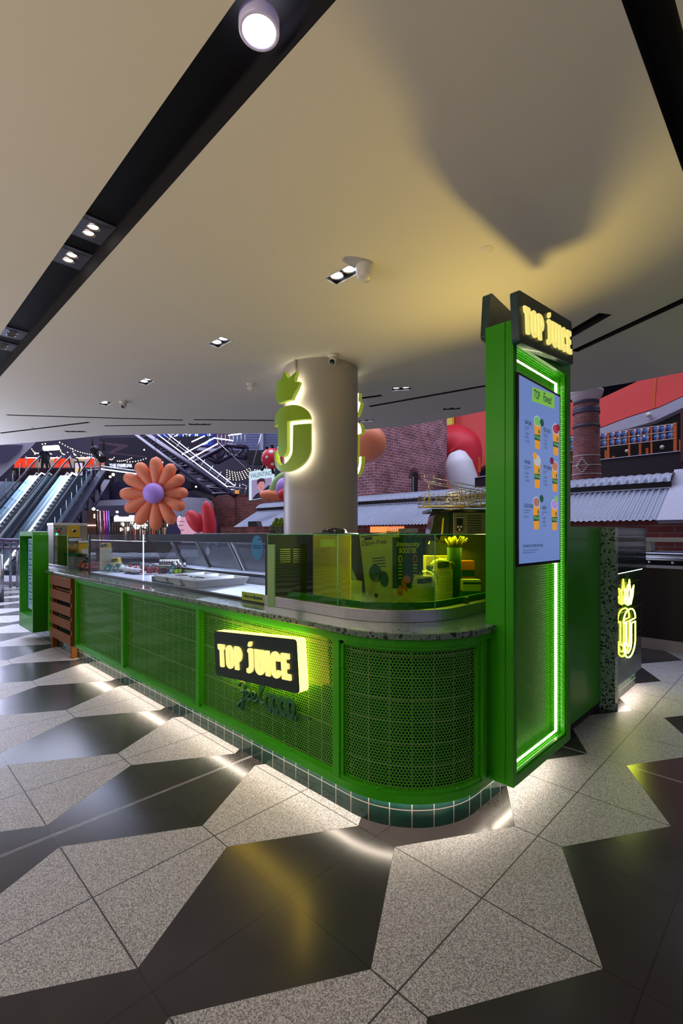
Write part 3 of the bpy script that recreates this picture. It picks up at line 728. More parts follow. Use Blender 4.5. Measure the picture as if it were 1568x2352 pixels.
m = MB(); m.quad((-1.034, TY0+.04, .172), (-1.034, TY1-.057, .172), (-1.034, TY1-.057, 2.278), (-1.034, TY0+.04, 2.278), [(2.24, .172), (2.909, .172), (2.909, 2.278), (2.24, 2.278)])
m.build('perforated_panel', PERF, tower)
m = MB(); zz0, zz1, ya, yb = .195, 2.235, 2.262, 2.872
m.tube([(-1.062, ya, zz0), (-1.062, yb, zz0), (-1.062, yb, zz1), (-1.062, ya, zz1)], .0075, 6, closed=True); m.build('led_strip', LEDG, tower)
m = MB(); m.box(-1.034, -1.020, 2.24, 2.252, .172, 2.278); m.box(-1.034, -1.020, 2.896, 2.909, .172, 2.278); m.box(-1.034, -1.020, 2.24, 2.909, .172, .184); m.build('panel_lip', GREEN, tower)
for y in (2.40, 2.80):
    m = MB(); m.lathe([(.007, 0), (.005, .004), (0, .0055)], (-1.022, y, .184), 10); m.build('dome_bolt', GREEN, tower)
m = MB(); m.box(-1.135, -1.118, 2.22, 2.94, .1255, .1295); m.build('floor_light_strip', LED, tower)
# menu screen
scr = thing('menu_screen', 'tall pale-blue TOP Faves menu display mounted on the green tower', 'screen', (-1.02, 2.502, 1.19))
m = MB(); m.box(-1.031, -1.001, 2.225, 2.780, 1.190, 2.136); m.build('bezel', BLACKG, scr, bevel=.003)
SCRM = mat('screen_glow', (.02, .02, .02), .25, emis=(.125, .20, .46), es=1.0, var=0)
m = MB(); m.box(-1.001, -1.0, 2.240, 2.765, 1.206, 2.122); pic = m.build('picture', SCRM, scr)
SM = frame_matrix((-.9996, 2.502, 1.663), (0, 1, 0), (0, 0, 1))
def emi(name, c, es=1.0): return mat(name, (.01, .01, .01), .4, emis=c, es=es, var=0)
E_G, E_D, E_Y, E_K, E_W = emi('screen_lime', (.17, .42, .05)), emi('screen_navy', (.01, .035, .05)), emi('screen_amber', (.62, .26, .015)), emi('screen_green', (.005, .06, .05)), emi('screen_white', (.35, .42, .55))
lay = [0]
def flat(poly, mt, name='picture_shape'):
    lay[0] += .00002; m = MB(); m.prism(poly, lambda u, v, h: SM @ Vector((u, v, h)), 0, .0001+lay[0]); return m.build(name, mt, pic)
def stext(s, u, v, size, mt, xs=.6, shear=0, al='CENTER', bold=0, name='screen_text'):
    return place(text_mesh(s, size, .00005, al, shear, 1, 1, bold), name, mt, SM @ Matrix.Translation((u, v, .0009)), pic, xs)
flat([(-.113, .362), (.181, .377), (.181, .456), (-.110, .434)], E_G)
stext('TOP', -.055, .402, .062, E_D, .62, bold=.0012); stext('Faves!', .078, .410, .066, E_D, .72, .35, bold=.001)
CUPS = [(-.047, .270, .046, .127, (.13, .40, .10)), (.202, .268, .050, .124, (.34, .03, .05)), (-.050, .068, .046, -.075, (.40, .42, .40)), (.189, .061, .048, -.078, (.40, .14, .08)), (-.060, -.148, .046, -.288, (.30, .13, .12)), (.183, -.150, .048, -.291, (.30, .20, .55))]
for i, (u, v, r, vb, lc) in enumerate(CUPS):
    flat([(u-r*.95, v), (u+r*.95, v), (u+r*.62, vb), (u-r*.62, vb)], E_Y)
    flat(arc(u, v, r, r*.62, 0, 360, 20)[:-1], E_W); flat(arc(u, v, r*.86, r*.5, 0, 360, 20)[:-1], emi('drink_%s' % 'abcdef'[i], lc))
    h = v-vb; flat([(u-r*.80, v-h*.50), (u+r*.80, v-h*.47), (u+r*.74, v-h*.68), (u-r*.76, v-h*.70)], E_K)
    stext('TOP JUICE', u, v-h*.585, .019, E_G, .8, bold=.0004)
    flat(arc(u+r*.45, v-h*.36, .008, .013, 0, 360, 10)[:-1], E_K)
for u, v, mt, k in ((.010, .272, E_K, 12), (-.081, .088, E_Y, 6), (.144, .087, emi('screen_plum', (.12, .01, .04)), 14), (.004, -.127, E_K, 14), (.206, -.118, E_G, 5), (.233, .282, emi('screen_cherry', (.2, .01, .03)), 12)):
    flat(arc(u, v, .026, .020, 0, 360, k)[:-1], mt)
BL = [(-.201, .242, 'SLIM GRIN', ('Pear, Lime, Apple', 'Spinach, Ginger'), ('S   $8.30', 'M  $9.30', 'L   $10.30')), (.030, .240, 'FEEL GOOD', ('Watermelon, Mango,', 'Strawberry, Raspberry'), ('S   $8.30', 'M  $9.30', 'L   $10.30')),
      (-.205, .045, 'HAVANA', ('Passionfruit, Mango, Banana,', 'Milk, Yoghurt, Ice'), ('S   $8.90', 'M  $9.90', 'L   $10.90')), (.028, .043, 'TWO SEASONS', ('Mango, Strawberry,', 'Apple, Ice'), ('S   $8.30', 'M  $9.30', 'L   $10.30')),
      (-.212, -.172, 'CACAO SHAKE', ('Raw Cacao, Almond Milk,', 'Banana, Date, Honey'), ('M  $11.50',)), (.012, -.174, 'SHAKE 1', ('Coconut Water, Banana', 'Yoghurt'), ('S   $8.90', 'M  $9.90', 'L   $11.90'))]
for u, v, ti, su, pr_ in BL:
    stext(ti, u, v, .027, E_D, .62, al='LEFT', bold=.0006)
    for k, q in enumerate(su): stext(q, u, v-.022-.011*k, .011, E_D, .6, al='LEFT')
    for k, q in enumerate(pr_): stext(q, u, v-.055-.019*k, .017, E_D, .75, al='LEFT')
stext('THE AVERAGE ADULT DAILY ENERGY INTAKE IS 8700 KJ', -.225, -.372, .019, E_D, .52, al='LEFT', bold=.0004)
stext('All juices are served chilled with ice. Dairy may contain traces.', -.225, -.392, .012, E_D, .6, al='LEFT'); stext('Please advise staff of any allergies before ordering.', -.225, -.404, .012, E_D, .6, al='LEFT')
# the two sign boxes on top
th2 = math.radians(5.8)
M = frame_matrix((-.962, 2.502, 2.402), (0, math.cos(th2), math.sin(th2)), (0, -math.sin(th2), math.cos(th2)))
sign_box('illuminated_sign', 'tilted dark teal sign box with lit TOP JUICE letters topping the green tower', M, .70, .240, .040, (-.98, 2.5, 2.28), TEALF, TEAL, .62, .125, False)
M = frame_matrix((-1.205, 2.60, 2.435), (0, -math.cos(th2), math.sin(th2)), (0, math.sin(th2), math.cos(th2)))
b = sign_box('illuminated_sign', 'dark teal sign box seen from its blank back, left of the tower top', M, .70, .240, .044, (-1.18, 2.6, 2.3), TEALF, TEAL, .62, .125, False)
# ================================================================ GREEN GLASS SCREEN ON THE WORKTOP
GGL = glass('green_tinted_glass', (.36, .60, .02), .15)
def gpath(o, x0, y1):
    C = (-1.77, 2.235); R = .45
    p = [(x0, C[1]-R-o)]
    for i in range(25):
        a = -PI/2+PI/2*i/24; p.append((C[0]+(R+o)*math.cos(a), C[1]+(R+o)*math.sin(a)))
    return p+[(C[0]+R+o, y1)]
gs = thing('glass_sneeze_screen', 'curved green tinted glass screen in a steel channel on the worktop corner', 'glass screen', (-1.9, 1.79, .905))
A, B = gpath(0, -2.44, 2.90), gpath(-.05, -2.44, 2.90)
m = MB(); m.prism(A+B[::-1], lambda u, v, h: Vector((u, v, h)), .905, .966); m.build('steel_channel', STEEL, gs, bevel=.002)
def pane(pts, name, z0=.966, z1=1.349):
    m = MB()
    for i in range(len(pts)-1): m.quad((*pts[i], z0), (*pts[i+1], z0), (*pts[i+1], z1), (*pts[i], z1))
    m.build(name, GGL, gs)
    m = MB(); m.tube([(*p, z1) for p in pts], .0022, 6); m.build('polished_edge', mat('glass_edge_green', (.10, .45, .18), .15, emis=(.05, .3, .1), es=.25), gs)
    for p in (pts[0], pts[-1]):
        m = MB(); m.cyl((*p, z0), (*p, z1), .002, 6); m.build('polished_edge', MATS['glass_edge_green'], gs)
P = gpath(-.012, -2.42, 2.90)
k1 = 5; pane([P[0], (P[1][0]+.03, P[1][1])][:1]+[(-1.80, P[0][1])], 'flat_pane')
pane([(-1.797, P[0][1])]+P[1:20], 'curved_pane'); pane(P[19:], 'flat_pane')
m = MB()
for z in (1.0, ): m.box(-1.372, -1.352, 2.36, 2.385, .966, 1.0)
m.build('glass_clamp', STEEL, gs)
m = MB(); A2, B2 = gpath(-.075, -2.3, 2.9), gpath(-.090, -2.3, 2.9); m.prism(A2+B2[::-1], lambda u, v, h: Vector((u, v, h)), .905, .995); m.build('inner_upstand', GREEN, gs)
# ================================================================ REFRIGERATED DISPLAY CASE
case = thing('display_case', 'long glass-fronted chilled display case on the worktop', 'display case', (-4.05, 2.2, .905))
CGL = glass('clear_case_glass', (.86, .92, .97), .2)
XA, XB, Y0c = -5.73, -2.44, 1.80
STL = mat('cool_stainless', (.62, .64, .72), .32, .7, var=.05, scale=30)
m = MB(); m.box(XA, XB, Y0c+.012, 2.70, .9055, .928); m.build('display_deck', STL, case)
m = MB(); m.box(XA, XB, 2.36, 2.70, .928, .992); m.build('rear_step', STL, case)
m = MB(); m.cyl((XA+.02, 2.365, .998), (XB-.02, 2.365, .998), .014, 10); m.build('air_duct_rail', mat('dark_rail', (.05, .05, .07), .25, .7), case)
m = MB(); m.box(XA, XB, Y0c-.004, Y0c+.012, .9055, .924); m.build('bottom_trim', BLACK, case)
m = MB(); m.quad((XA, Y0c, .924), (XB, Y0c, .924), (XB, Y0c, 1.348), (XA, Y0c, 1.348)); m.build('front_glass', CGL, case)
m = MB(); m.quad((XA, Y0c, 1.348), (XB, Y0c, 1.348), (XB, 2.46, 1.348), (XA, 2.46, 1.348)); m.build('top_glass', CGL, case)
m = MB(); m.quad((XA, Y0c, .928), (XA, 2.5, .928), (XA, 2.5, 1.348), (XA, Y0c, 1.348)); m.build('end_glass', CGL, case)
m = MB(); m.box(XB-.012, XB+.012, Y0c, 2.19, .906, 1.349); m.build('end_frame', mat('case_end_dark', (.03, .035, .03), .4), case)
for a_, b_ in ((642, 666), (672, 699)):
    pa, pb = PX(a_, 1262, XB+.014), PX(b_, 1290, XB+.014); m = MB()
    for i in range(7): z_ = pb.z+(pa.z-pb.z)*i/6; m.box(XB+.012, XB+.018, pa.y, pb.y, z_-.0025, z_+.0025)
    m.build('reflected_louvres', STEEL, case)  # slats added in place of a reflection of louvres
m = MB(); m.box(XA-.015, XA+.01, Y0c-.004, Y0c+.012, .906, 1.349); m.build('end_post', BLACK, case)
m = MB(); m.box(XA, XB, 2.46, 2.53, 1.270, 1.350); m.build('header', mat('case_header', (.012, .013, .018), .3), case)
m = MB(); m.box(XA+.03, XB-.03, 2.475, 2.485, 1.268, 1.270); m.build('led_strip', mat('case_led', (1, 1, 1), .4, emis=(.70, .78, 1), es=.5), case)
lean = lambda x, t: Vector((x, 2.50+.185*t, 1.27-.35*t))
m = MB(); m.quad(lean(XA, .82), lean(XB, .82), lean(XB, 0), lean(XA, 0)); m.build('rear_glass', glass('smoky_rear_glass', (.45, .50, .60), .35), case)
for x, wd in ((-5.2, .06), (-4.62, .045), (-3.995, .045), (-3.30, .03), (-2.9, .07), (-3.93, .02)):
    m = MB(); m.prism([(x, 0), (x+wd, 0), (x+wd, .8), (x, .8)], lambda u, v, h: lean(u, v)+Vector((0, -h, 0)), 0, .02); m.build('rear_door_stile', BLACK if wd > .02 else STEEL, case)
m = MB(); m.cyl((-4.318, 1.812, .928), (-4.318, 1.812, 1.346), .004, 8); m.build('led_strip', LEDC, case)
m = MB(); m.lathe([(0, 0), (.038, 0)], (-4.21, 2.40, 1.185), 28, M=Matrix.Rotation(PI/2, 4, 'X')); m.build('round_sticker', mat('pale_blue_sticker', (.35, .42, .60), .5), case)
# QR-free blue oval sticker, and strips of lettering on the glass
BLUE = mat('sticker_blue', (.03, .22, .50), .5)
st = thing('oval_sticker', 'blue oval sticker inside the right end of the display case glass', 'sticker', (-2.535, 1.797, 1.263))
ms = frame_matrix((-2.535, 1.7975, 1.263), (1, 0, 0), (0, 0, 1))
m = MB(); m.prism(arc(0, 0, .062, .080, 0, 360, 32)[:-1], lambda u, v, h: ms @ Vector((u, v, h)), 0, .001); m.build('sticker_disc', BLUE, st)
for s, v, z in (('DOWNLOAD THE APP & EARN', .012, .0095), ('REWARDS & FREE JUICES', -.002, .0105)):
    place(text_mesh(s, z*1.0, .0003, bold=.0004), 'sticker_text', mat('sticker_navy', (.01, .05, .16), .5), ms @ Matrix.Translation((0, v, .0015)), st, .75)
m = MB(); m.prism(rect(.012, .034, .048, .058), lambda u, v, h: ms @ Vector((u, v, h)), .001, .0016); m.build('sticker_badge', TEAL, st)
LY = mat('lime_label', (.30, .42, .03), .5)
def strip_sign(nm, label, x0, x1, z0, z1, y, mt, s, tm, sz, xs, cat='sign'):
    t = thing(nm, label, cat, ((x0+x1)/2, y, z0))
    m = MB(); m.box(x0, x1, y-.002, y, z0, z1); m.build('backing', mt, t)
    place(text_mesh(s, sz, .0004, bold=sz*.03), 'lettering', tm, frame_matrix(((x0+x1)/2, y-.0026, (z0+z1)/2), (1, 0, 0), (0, 0, 1)), t, xs)
strip_sign('follow_us_sign', 'lime strip reading Follow us on the display case front', -2.70, -2.445, .915, .968, 1.793, LY, 'Follow us on   @topjuiceau', MATS['dark_teal_paint'], .028, .66)
t = [o for o in bpy.data.objects if o.name == 'follow_us_sign'][0]
m = MB(); m.tube([(-2.572+a, 1.7904, .9415+b) for a, b in ((-.006, -.010), (.006, -.010), (.006, .010), (-.006, .010))], .0008, 5, closed=True); m.tube([(-2.572+.0035*math.cos(a), 1.7904, .9415+.005*math.sin(a)) for a in [i*PI/4 for i in range(8)]], .0006, 5, closed=True); m.build('camera_emblem', TEAL, t)
strip_sign('energy_notice', 'dark teal notice strip about adult energy intake standing in the case', -4.19, -3.775, .928, .975, 1.835, TEAL, 'THE AVERAGE ADULT DAILY ENERGY INTAKE IS 8700 KJ', mat('pale_lettering', (.55, .65, .6), .5), .0205, .62)
strip_sign('door_sticker', 'tall dark green sticker strip on the left post of the display case', XA-.016, XA+.016, 1.13, 1.335, Y0c-.0045, mat('sticker_green', (.008, .10, .07), .5), 'WELCOME', mat('pale_lettering', (.55, .65, .6), .5), .011, .5)
# white bins
BIN = mat('white_melamine', (.66, .68, .74), .3)
def bin_(cx, cy, label, w0=.235, w1=.165, d0=.50, h=.062):
    m = MB(); P0 = rect(cx-w1/2, cx+w1/2, cy-d0/2+.03, cy+d0/2-.03); P1 = rect(cx-w0/2, cx+w0/2, cy-d0/2, cy+d0/2)
    z0, z1 = .9285, .9285+h; b = m.bm
    def rg(p, z): return [b.verts.new((*q, z)) for q in p]
    k = .006; I1 = rect(cx-w0/2+k, cx+w0/2-k, cy-d0/2+k, cy+d0/2-k); I0 = rect(cx-w1/2+k, cx+w1/2-k, cy-d0/2+.03+k, cy+d0/2-.03-k)
    r = [rg(P0, z0), rg(P1, z1), rg(I1, z1), rg(I0, z0+.006)]
    m.face(r[0][::-1]); m.face(r[3])
    for a, c in ((0, 1), (1, 2), (2, 3)):
        for i in range(4): m.face([r[a][i], r[a][(i+1) % 4], r[c][(i+1) % 4], r[c][i]])
    return tag(m.build('serving_bin', BIN, bevel=.002), label, 'bin', 'white serving bins in the case')
bin_(-3.99, 2.06, 'white angular serving bin furthest left in the display case'); bin_(-3.735, 2.06, 'middle white angular serving bin in the case, tongs on its rim')
bin_(-3.48, 2.06, 'white angular serving bin furthest right in the display case')
for i, (x, a) in enumerate(((-3.86, .5), (-3.70, -.35), (-3.56, .2))):
    t = thing('serving_tongs', 'small black tongs lying on the white bins, %s from left' % ORD[i], 'tongs', (x, 1.95, .996), 'black tongs on the white bins')
    for s in (-1, 1):
        m = MB(); R = Matrix.Rotation(a, 4, 'Z'); m.tube([Vector((x, 1.95, .9945))+R @ Vector(q) for q in ((-.06, s*.002, .001), (-.02, s*.009, .004), (.03, s*.008, .003), (.06, s*.003, .001))], .0035, 6); m.build('arm', BLACK, t)
# bottles
BOT = mat('dark_juice_bottle', (.025, .010, .02), .08, coat=.5); LABG = mat('green_bottle_label', (.25, .45, .02), .5); CAPW = mat('white_cap', (.8, .8, .85), .35)
bt = thing('juice_bottle', 'x', 'bottle', (0, 0, 0), 'juice bottles in the case')
m = MB(); m.lathe([(0, 0), (.020, .001), (.021, .01), (.021, .072), (.017, .088), (.010, .098), (.010, .104), (0, .104)], (0, 0, 0), 16); m.build('body', BOT, bt)
m = MB(); m.lathe([(.0125, .101), (.0125, .121), (.011, .123), (0, .123)], (0, 0, 0), 14); m.build('cap', CAPW, bt)
m = MB(); m.lathe([(.0214, .022), (.0214, .060)], (0, 0, 0), 16); m.build('label', LABG, bt)
spots = [(403.5, 4.90, 'front'), (413.5, 4.93, 'front'), (423.5, 4.96, 'front'), (411, 5.10, 'middle'), (401, 5.08, 'middle')]+[(368.4+5.75*i, 5.22, 'back') for i in range(8)]
cnt = {}
for i, (px, d, row) in enumerate(spots):
    o = bt if i == 0 else copy_tree(bt)
    v = GZ(px, d, .9285 if row != 'back' else .9285); o.location = v; cnt[row] = cnt.get(row, -1)+1
    if row == 'back': o.location.z = .948
    o['label'] = 'white-capped dark juice bottle, %s from the left in the %s row of the case' % (ORD[cnt[row]], row)
m = MB(); m.box(-.19, .19, -.05, .05, 0, .0188); o = m.build('bottle_riser', STL); o.location = GZ(389, 5.22, .9285); o.rotation_euler.z = ROT; tag(o, 'low steel riser under the back row of juice bottles', 'riser')
# price tags
def tagsign(px, d, label, s='$5', w=.06, h=.085, z=.9285):
    v = GZ(px, d, z); t = thing('price_tag', label, 'price tag', v, 'dark teal price tags in the case'); F = face_frame(v+Vector((0, 0, h/2)))@Matrix.Rotation(-.35, 4, 'Z')@Matrix.Rotation(-.5, 4, 'X')
    m = MB(); m.prism(rect(-w/2, w/2, -h/2, h/2), lambda a, b, c: F @ Vector((a, b, c)), -.002, 0); m.build('card', mat('tag_teal', (.01, .17, .20), .4), t)
    place(text_mesh(s, .034, .0003, bold=.001), 'price', CAPW, F @ Matrix.Translation((0, -.01, .001)), t, .8)
tagsign(248, 5.35, 'teal price tag leaning left, in front of the tall cup stack', '$5'); tagsign(267, 5.30, 'teal price tag in front of the short cup stack', '$5', .045, .10)
tagsign(394, 4.95, 'narrow green price tag standing before the juice bottles', '4.5', .035, .10)
# punnets and wrapped lumps
PNK = mat('cut_watermelon', (.62, .05, .08), .4, bump=.3, scale=60); BRY = mat('dark_berries', (.10, .012, .05), .35, bump=.4, scale=80); CLR = glass('clear_punnet_plastic', (.85, .85, .9), .3)
def punnet(px, d, label, mt, z=.9285, dz=0):
    v = GZ(px, d, z+dz); t = thing('fruit_tub', label, 'fruit tub', v, 'clear tubs of cut fruit in the case')
    m = MB()
    rnd = random.Random(px*7)
    for k in range(14):
        a = rnd.random()*2*PI; r = rnd.random()*.022; m.ball(v+Vector((r*math.cos(a), r*math.sin(a), .012+rnd.random()*.052)), .013, 8, 6, (1, 1, rnd.uniform(.7, 1.1)))
    m.build('fruit', mt, t)
    m = MB(); m.lathe([(.026, .002), (.034, .080)], v, 16); m.build('tub', CLR, t)
    m = MB(); m.lathe([(.036, .078), (.036, .084), (.026, .095), (0, .098)], v, 16); m.build('lid', CLR, t)
for i, px in enumerate((330, 341, 352, 363)): punnet(px, 5.05+.01*i, 'clear tub of pink cut watermelon, %s from left in the case' % ORD[i], PNK)
for i, px in enumerate((371, 379, 387)): punnet(px, 5.02, 'clear tub of dark berries, %s from left beside the bottles' % ORD[i], BRY)
for i, px in enumerate((301, 313)): punnet(px, 5.50, 'clear tub of red fruit behind the wrapped bags, %s from left' % ORD[i], PNK)
BAG = mat('clear_wrapped_bag', (.62, .62, .75), .15, bump=1, scale=40)
for i, (px, d, s) in enumerate(((283, 5.35, .06), (297, 5.15, .065), (312, 5.05, .06))):
    m = MB(); v = GZ(px, d, .9285+.030)
    m.ball((0, 0, 0), s, 20, 12, (1.15, 1, .5)); rr = random.Random(i)
    for q in m.bm.verts: q.co *= 1+.12*math.sin(q.co.x*160+i)*math.cos(q.co.y*140)+rr.uniform(-.05, .05)
    o = m.build('wrapped_bag', BAG); o.location = v; tag(o, 'crumpled clear plastic bag on the case deck, %s from left' % ORD[i], 'bag', 'clear plastic bags on the deck')
# cup stacks: every nested cup its own thing
CUPY = mat('yellow_paper_cup', (.72, .50, .05), .5); CUPW = mat('white_cup_rim', (.74, .72, .66), .5)
def cup_proto(r=.05, h=.065, rh=.009):
    c = thing('paper_cup', 'x', 'cup', (0, 0, 0))
    m = MB(); m.lathe([(0, h), (r*.80, h), (r*.82, h-.002), (r, .006)], (0, 0, 0), 24); m.build('wall', CUPY, c)
    m = MB(); m.lathe([(r, .0), (r+.004, .0015), (r+.004, rh-.0015), (r, rh)], (0, 0, 0), 24); m.build('rim', CUPW, c)
    return c
def cup_stack(px, d, n, pitch, r, h, where, group, z=.9285, band=True):
    pr_ = cup_proto(r, h, pitch*.86); v = GZ(px, d, z)
    for i in range(n):
        o = pr_ if i == 0 else copy_tree(pr_)
        o.location = v+Vector((0, 0, pitch*i)); o['group'] = group
        o['label'] = 'paper cup %s from the bottom of the %s' % (ORD[i], where)
    o['label'] = 'yellow name-banded cup topping the %s' % where
    if band:
        F = face_frame(v+Vector((0, 0, pitch*(n-1)+h*.55))); rr = r*.93
        m = MB(); fm = lambda u, w_, hh: F @ Vector(((rr+hh)*math.sin(u), w_+.12*u*h, (rr+hh)*math.cos(u)))
        for i in range(8):
            a, b = -.75+1.35*i/8, -.75+1.35*(i+1)/8; m.quad(fm(a, -h*.2, .003), fm(b, -h*.2, .003), fm(b, h*.28, .003), fm(a, h*.28, .003))
        m.build('name_band', DG, o)
        me = text_mesh('TOP JUICE', h*.38, .0002, bold=.0006)
        for q in me.vertices: q.co = F @ Vector((-(rr+.0040)*math.sin(-.075+0+q.co.x*.75/rr-0.0), -q.co.y+h*.04, (rr+.0040)*math.cos(q.co.x*.75/rr)))
        place(me, 'cup_lettering', LY, Matrix(), o, fn=lambda c: c)
        for q in o.children:
            if q.name.startswith(('name_band', 'cup_lettering')): q.location = q.location
    return v
cup_stack(243.5, 5.62, 20, .0128, .062, .075, 'tall cup stack in the display case', 'paper cups of the tall stack in the case')
cup_stack(267.5, 5.55, 7, .0128, .058, .072, 'short cup stack in the display case', 'paper cups of the short stack in the case')
cup_stack(972.5, 2.86, 13, .0092, .068, .058, 'front cup stack behind the green glass', 'paper cups of the front stack behind green glass', z=.931)
cup_stack(1016, 3.02, 17, .0115, .060, .075, 'rear cup stack behind the green glass', 'paper cups of the rear stack behind green glass', z=.931)
WRAP = glass('loose_plastic_wrap', (.92, .95, .9), .9, .12)
for i, (px, d, z, r) in enumerate(((972.5, 2.86, 1.075, .078), (1016, 3.02, 1.14, .078))):
    m = MB(); m.lathe([(r, -.03), (r*1.05, 0), (r*1.1, .02), (r*.8, .045), (r*.3, .058), (0, .055)], (0, 0, 0), 26); rr = random.Random(i+3)
    for q in m.bm.verts: q.co *= 1+rr.uniform(-.05, .05)
    o = m.build('plastic_wrap', WRAP); o.location = GZ(px, d, z); tag(o, 'clear plastic wrap crumpled over the %s cup stack behind green glass' % ('front', 'rear')[i], 'plastic wrap')
# posters behind the green glass
def board(px, py, w_, h_, d, ang, base, label, name='poster'):
    v = G(px, py, d); t = thing(name, label, 'poster', v); F = face_frame(v) @ Matrix.Rotation(ang, 4, 'Z')
    m = MB(); m.prism(rect(-w_/2, w_/2, -h_/2, h_/2), lambda a, b, c: F @ Vector((a, b, c)), -.006, 0); m.build('backing_board', base, t)
    return t, F
YB = mat('poster_yellow', (.80, .68, .08), .5); DKG = mat('poster_dark_green', (.006, .09, .05), .5); ORG = mat('poster_orange', (.80, .22, .02), .5)
def on(F, poly, mt, t, nm='print', h=.001): m = MB(); m.prism(poly, lambda a, b, c: F @ Vector((a, b, c)), .0001, h); return m.build(nm, mt, t)
def ptxt(F, t, s, u, v, sz, mt, xs=.7, sh=0, bold=0): place(text_mesh(s, sz, .0004, 'CENTER', sh, 1, 1, bold), 'print_text', mt, F @ Matrix.Translation((u, v, .0014)), t, xs)
t, F = board(879, 1304, .245, .43, 2.93, .11, YB, 'tilted yellow Dairy-Free green smoothie poster behind the curved glass')
on(F, rect(-.115, .115, .202, .207), BLACK, t); on(F, rect(-.095, -.045, .180, .198), DKG, t)
ptxt(F, t, 'Dairy-Free', -.04, .160, .042, DKG, .85, .3); ptxt(F, t, 'GREEN SMOOTHIE', 0, .122, .050, mat('poster_cream', (.8, .8, .3), .5), .50, bold=.0015)
for k in range(4): on(F, rect(-.06, .02, .06-.018*k, .066-.018*k), DKG, t)
def fruit(F, t, c, rx, ry, mt, rot=0):
    on(F, [(c[0]+a*math.cos(rot)-b*math.sin(rot), c[1]+a*math.sin(rot)+b*math.cos(rot)) for a, b in arc(0, 0, rx, ry, 0, 360, 18)[:-1]], mt, t, 'printed_fruit', .0012)
fruit(F, t, (-.05, -.03), .04, .055, mat('print_kale', (.02, .14, .03), .6)); fruit(F, t, (-.07, -.10), .02, .07, mat('print_banana', (.75, .50, .05), .5), -.5); fruit(F, t, (.0, -.07), .028, .05, MATS['print_kale']); fruit(F, t, (-.06, -.165), .012, .014, mat('print_date', (.18, .04, .02), .5))
t, F = board(936, 1312, .185, .415, 2.90, 0, DKG, 'dark green Immunity Booster poster behind the curved glass')
on(F, rect(-.0925, .0925, -.2075, -.105), YB, t); ptxt(F, t, 'Immunity', 0, .165, .044, YB, .85, .3, .001); ptxt(F, t, 'BOOSTER', 0, .125, .044, YB, .55, bold=.0015)
for u, mt in ((-.045, YB), (.045, ORG)):
    fruit(F, t, (u, .075), .014, .026, mt); fruit(F, t, (u, .075), .009, .018, DKG)
    for k in range(5): on(F, rect(u-.012, u+.012, .035-.02*k, .042-.02*k), YB, t)
fruit(F, t, (-.005, -.05), .025, .025, ORG); fruit(F, t, (-.045, -.12), .018, .034, ORG); fruit(F, t, (-.02, -.09), .012, .04, ORG, .4)
# cartons and foil behind the cups
def carton(px, d, w_, dp, h_, z, mt, label, nm='carton', rot=0, extra=None):
    v = GZ(px, d, z); t = thing(nm, label, 'box', v); F = Matrix.Translation(v) @ Matrix.Rotation(ROT+rot, 4, 'Z')
    m = MB(); m.box(-w_/2, w_/2, -dp/2, dp/2, 0, h_, F); m.build('carton_body', mt, t, bevel=.002)
    m = MB(); m.box(-w_/2, w_/2, -dp/2-.001, -dp/2-.0002, h_*.62, h_*.78, F); m.build('printed_band', extra or DG, t)
    return t
carton(1002, 3.22, .16, .12, .30, .9055, YEL, 'yellow carton standing behind the rear cup stack')
carton(1071, 3.15, .085, .08, .27, .9055, mat('orange_pack', (.85, .18, .02), .5), 'slim orange pack behind the right green glass pane', 'drink_pack')
carton(1080, 2.95, .11, .07, .07, 1.0, mat('cream_pack', (.8, .78, .6), .5), 'small cream box in front of the orange pack')
m = MB(); m.box(-.06, .06, -.04, .04, 0, .094); o = m.build('box_plinth', GREEN_IN); o.location = GZ(1080, 2.95, .9055); o.rotation_euler.z = ROT; tag(o, 'green plinth under the small cream box', 'plinth')
m = MB(); rr = random.Random(2)
for k in range(26):
    a = rr.uniform(-.07, .07); b = rr.uniform(-.03, .03); m.tube([(a*.4, b, 0), (a, b*1.5, .05+rr.random()*.03)], .005, 6)
o = m.build('gold_foil_bundle', mat('gold_foil', (.45, .30, .05), .4, .6)); o.location = GZ(1043, 3.05, 1.26); tag(o, 'bundle of gold foil sticks beside the yellow carton', 'foil bundle')
m = MB(); m.lathe([(0, 0), (.045, 0), (.045, .36), (.043, .36), (.043, .01), (0, .01)], (0, 0, 0), 20); o = m.build('straw_jar', DKG); o.location = GZ(1043, 3.05, .9055); tag(o, 'tall dark green jar holding gold foil sticks', 'jar')
# ================================================================ MACHINES INSIDE THE KIOSK
STB = mat('bronze_steel', (.30, .22, .17), .35, .7, var=.1, scale=30)
def machine(px0, px1, d, dp, z0, z1, mt, label, nm='juice_machine', cat='machine', rot=0):
    w_ = (px1-px0)/1090*d; v = GZ((px0+px1)/2, d, z0); t = thing(nm, label, cat, v); F = Matrix.Translation(v) @ Matrix.Rotation(ROT+rot, 4, 'Z')
    m = MB(); m.box(-w_/2, w_/2, 0, dp, 0, z1-z0, F); m.build('housing', mt, t, bevel=.006); return t, F, w_
t, F, w_ = machine(1040, 1150, 3.25, .35, .9055, 1.503, STB, 'bronze steel blender machine with louvres behind the green glass, left of the tower', 'blender_machine')
def fbox(F, t, nm, mt, x0, x1, y0, y1, z0, z1, bevel=0): m = MB(); m.box(x0, x1, y0, y1, z0, z1, F); return m.build(nm, mt, t, bevel=bevel)
k = 3.25/1090; lx = lambda px: (px-1095)*k; lz = lambda py: EYE-(py-1227)*k-.9055
cp = fbox(F, t, 'control_panel', BLACKG, lx(1048), lx(1062), -.006, 0, lz(1219), lz(1185))
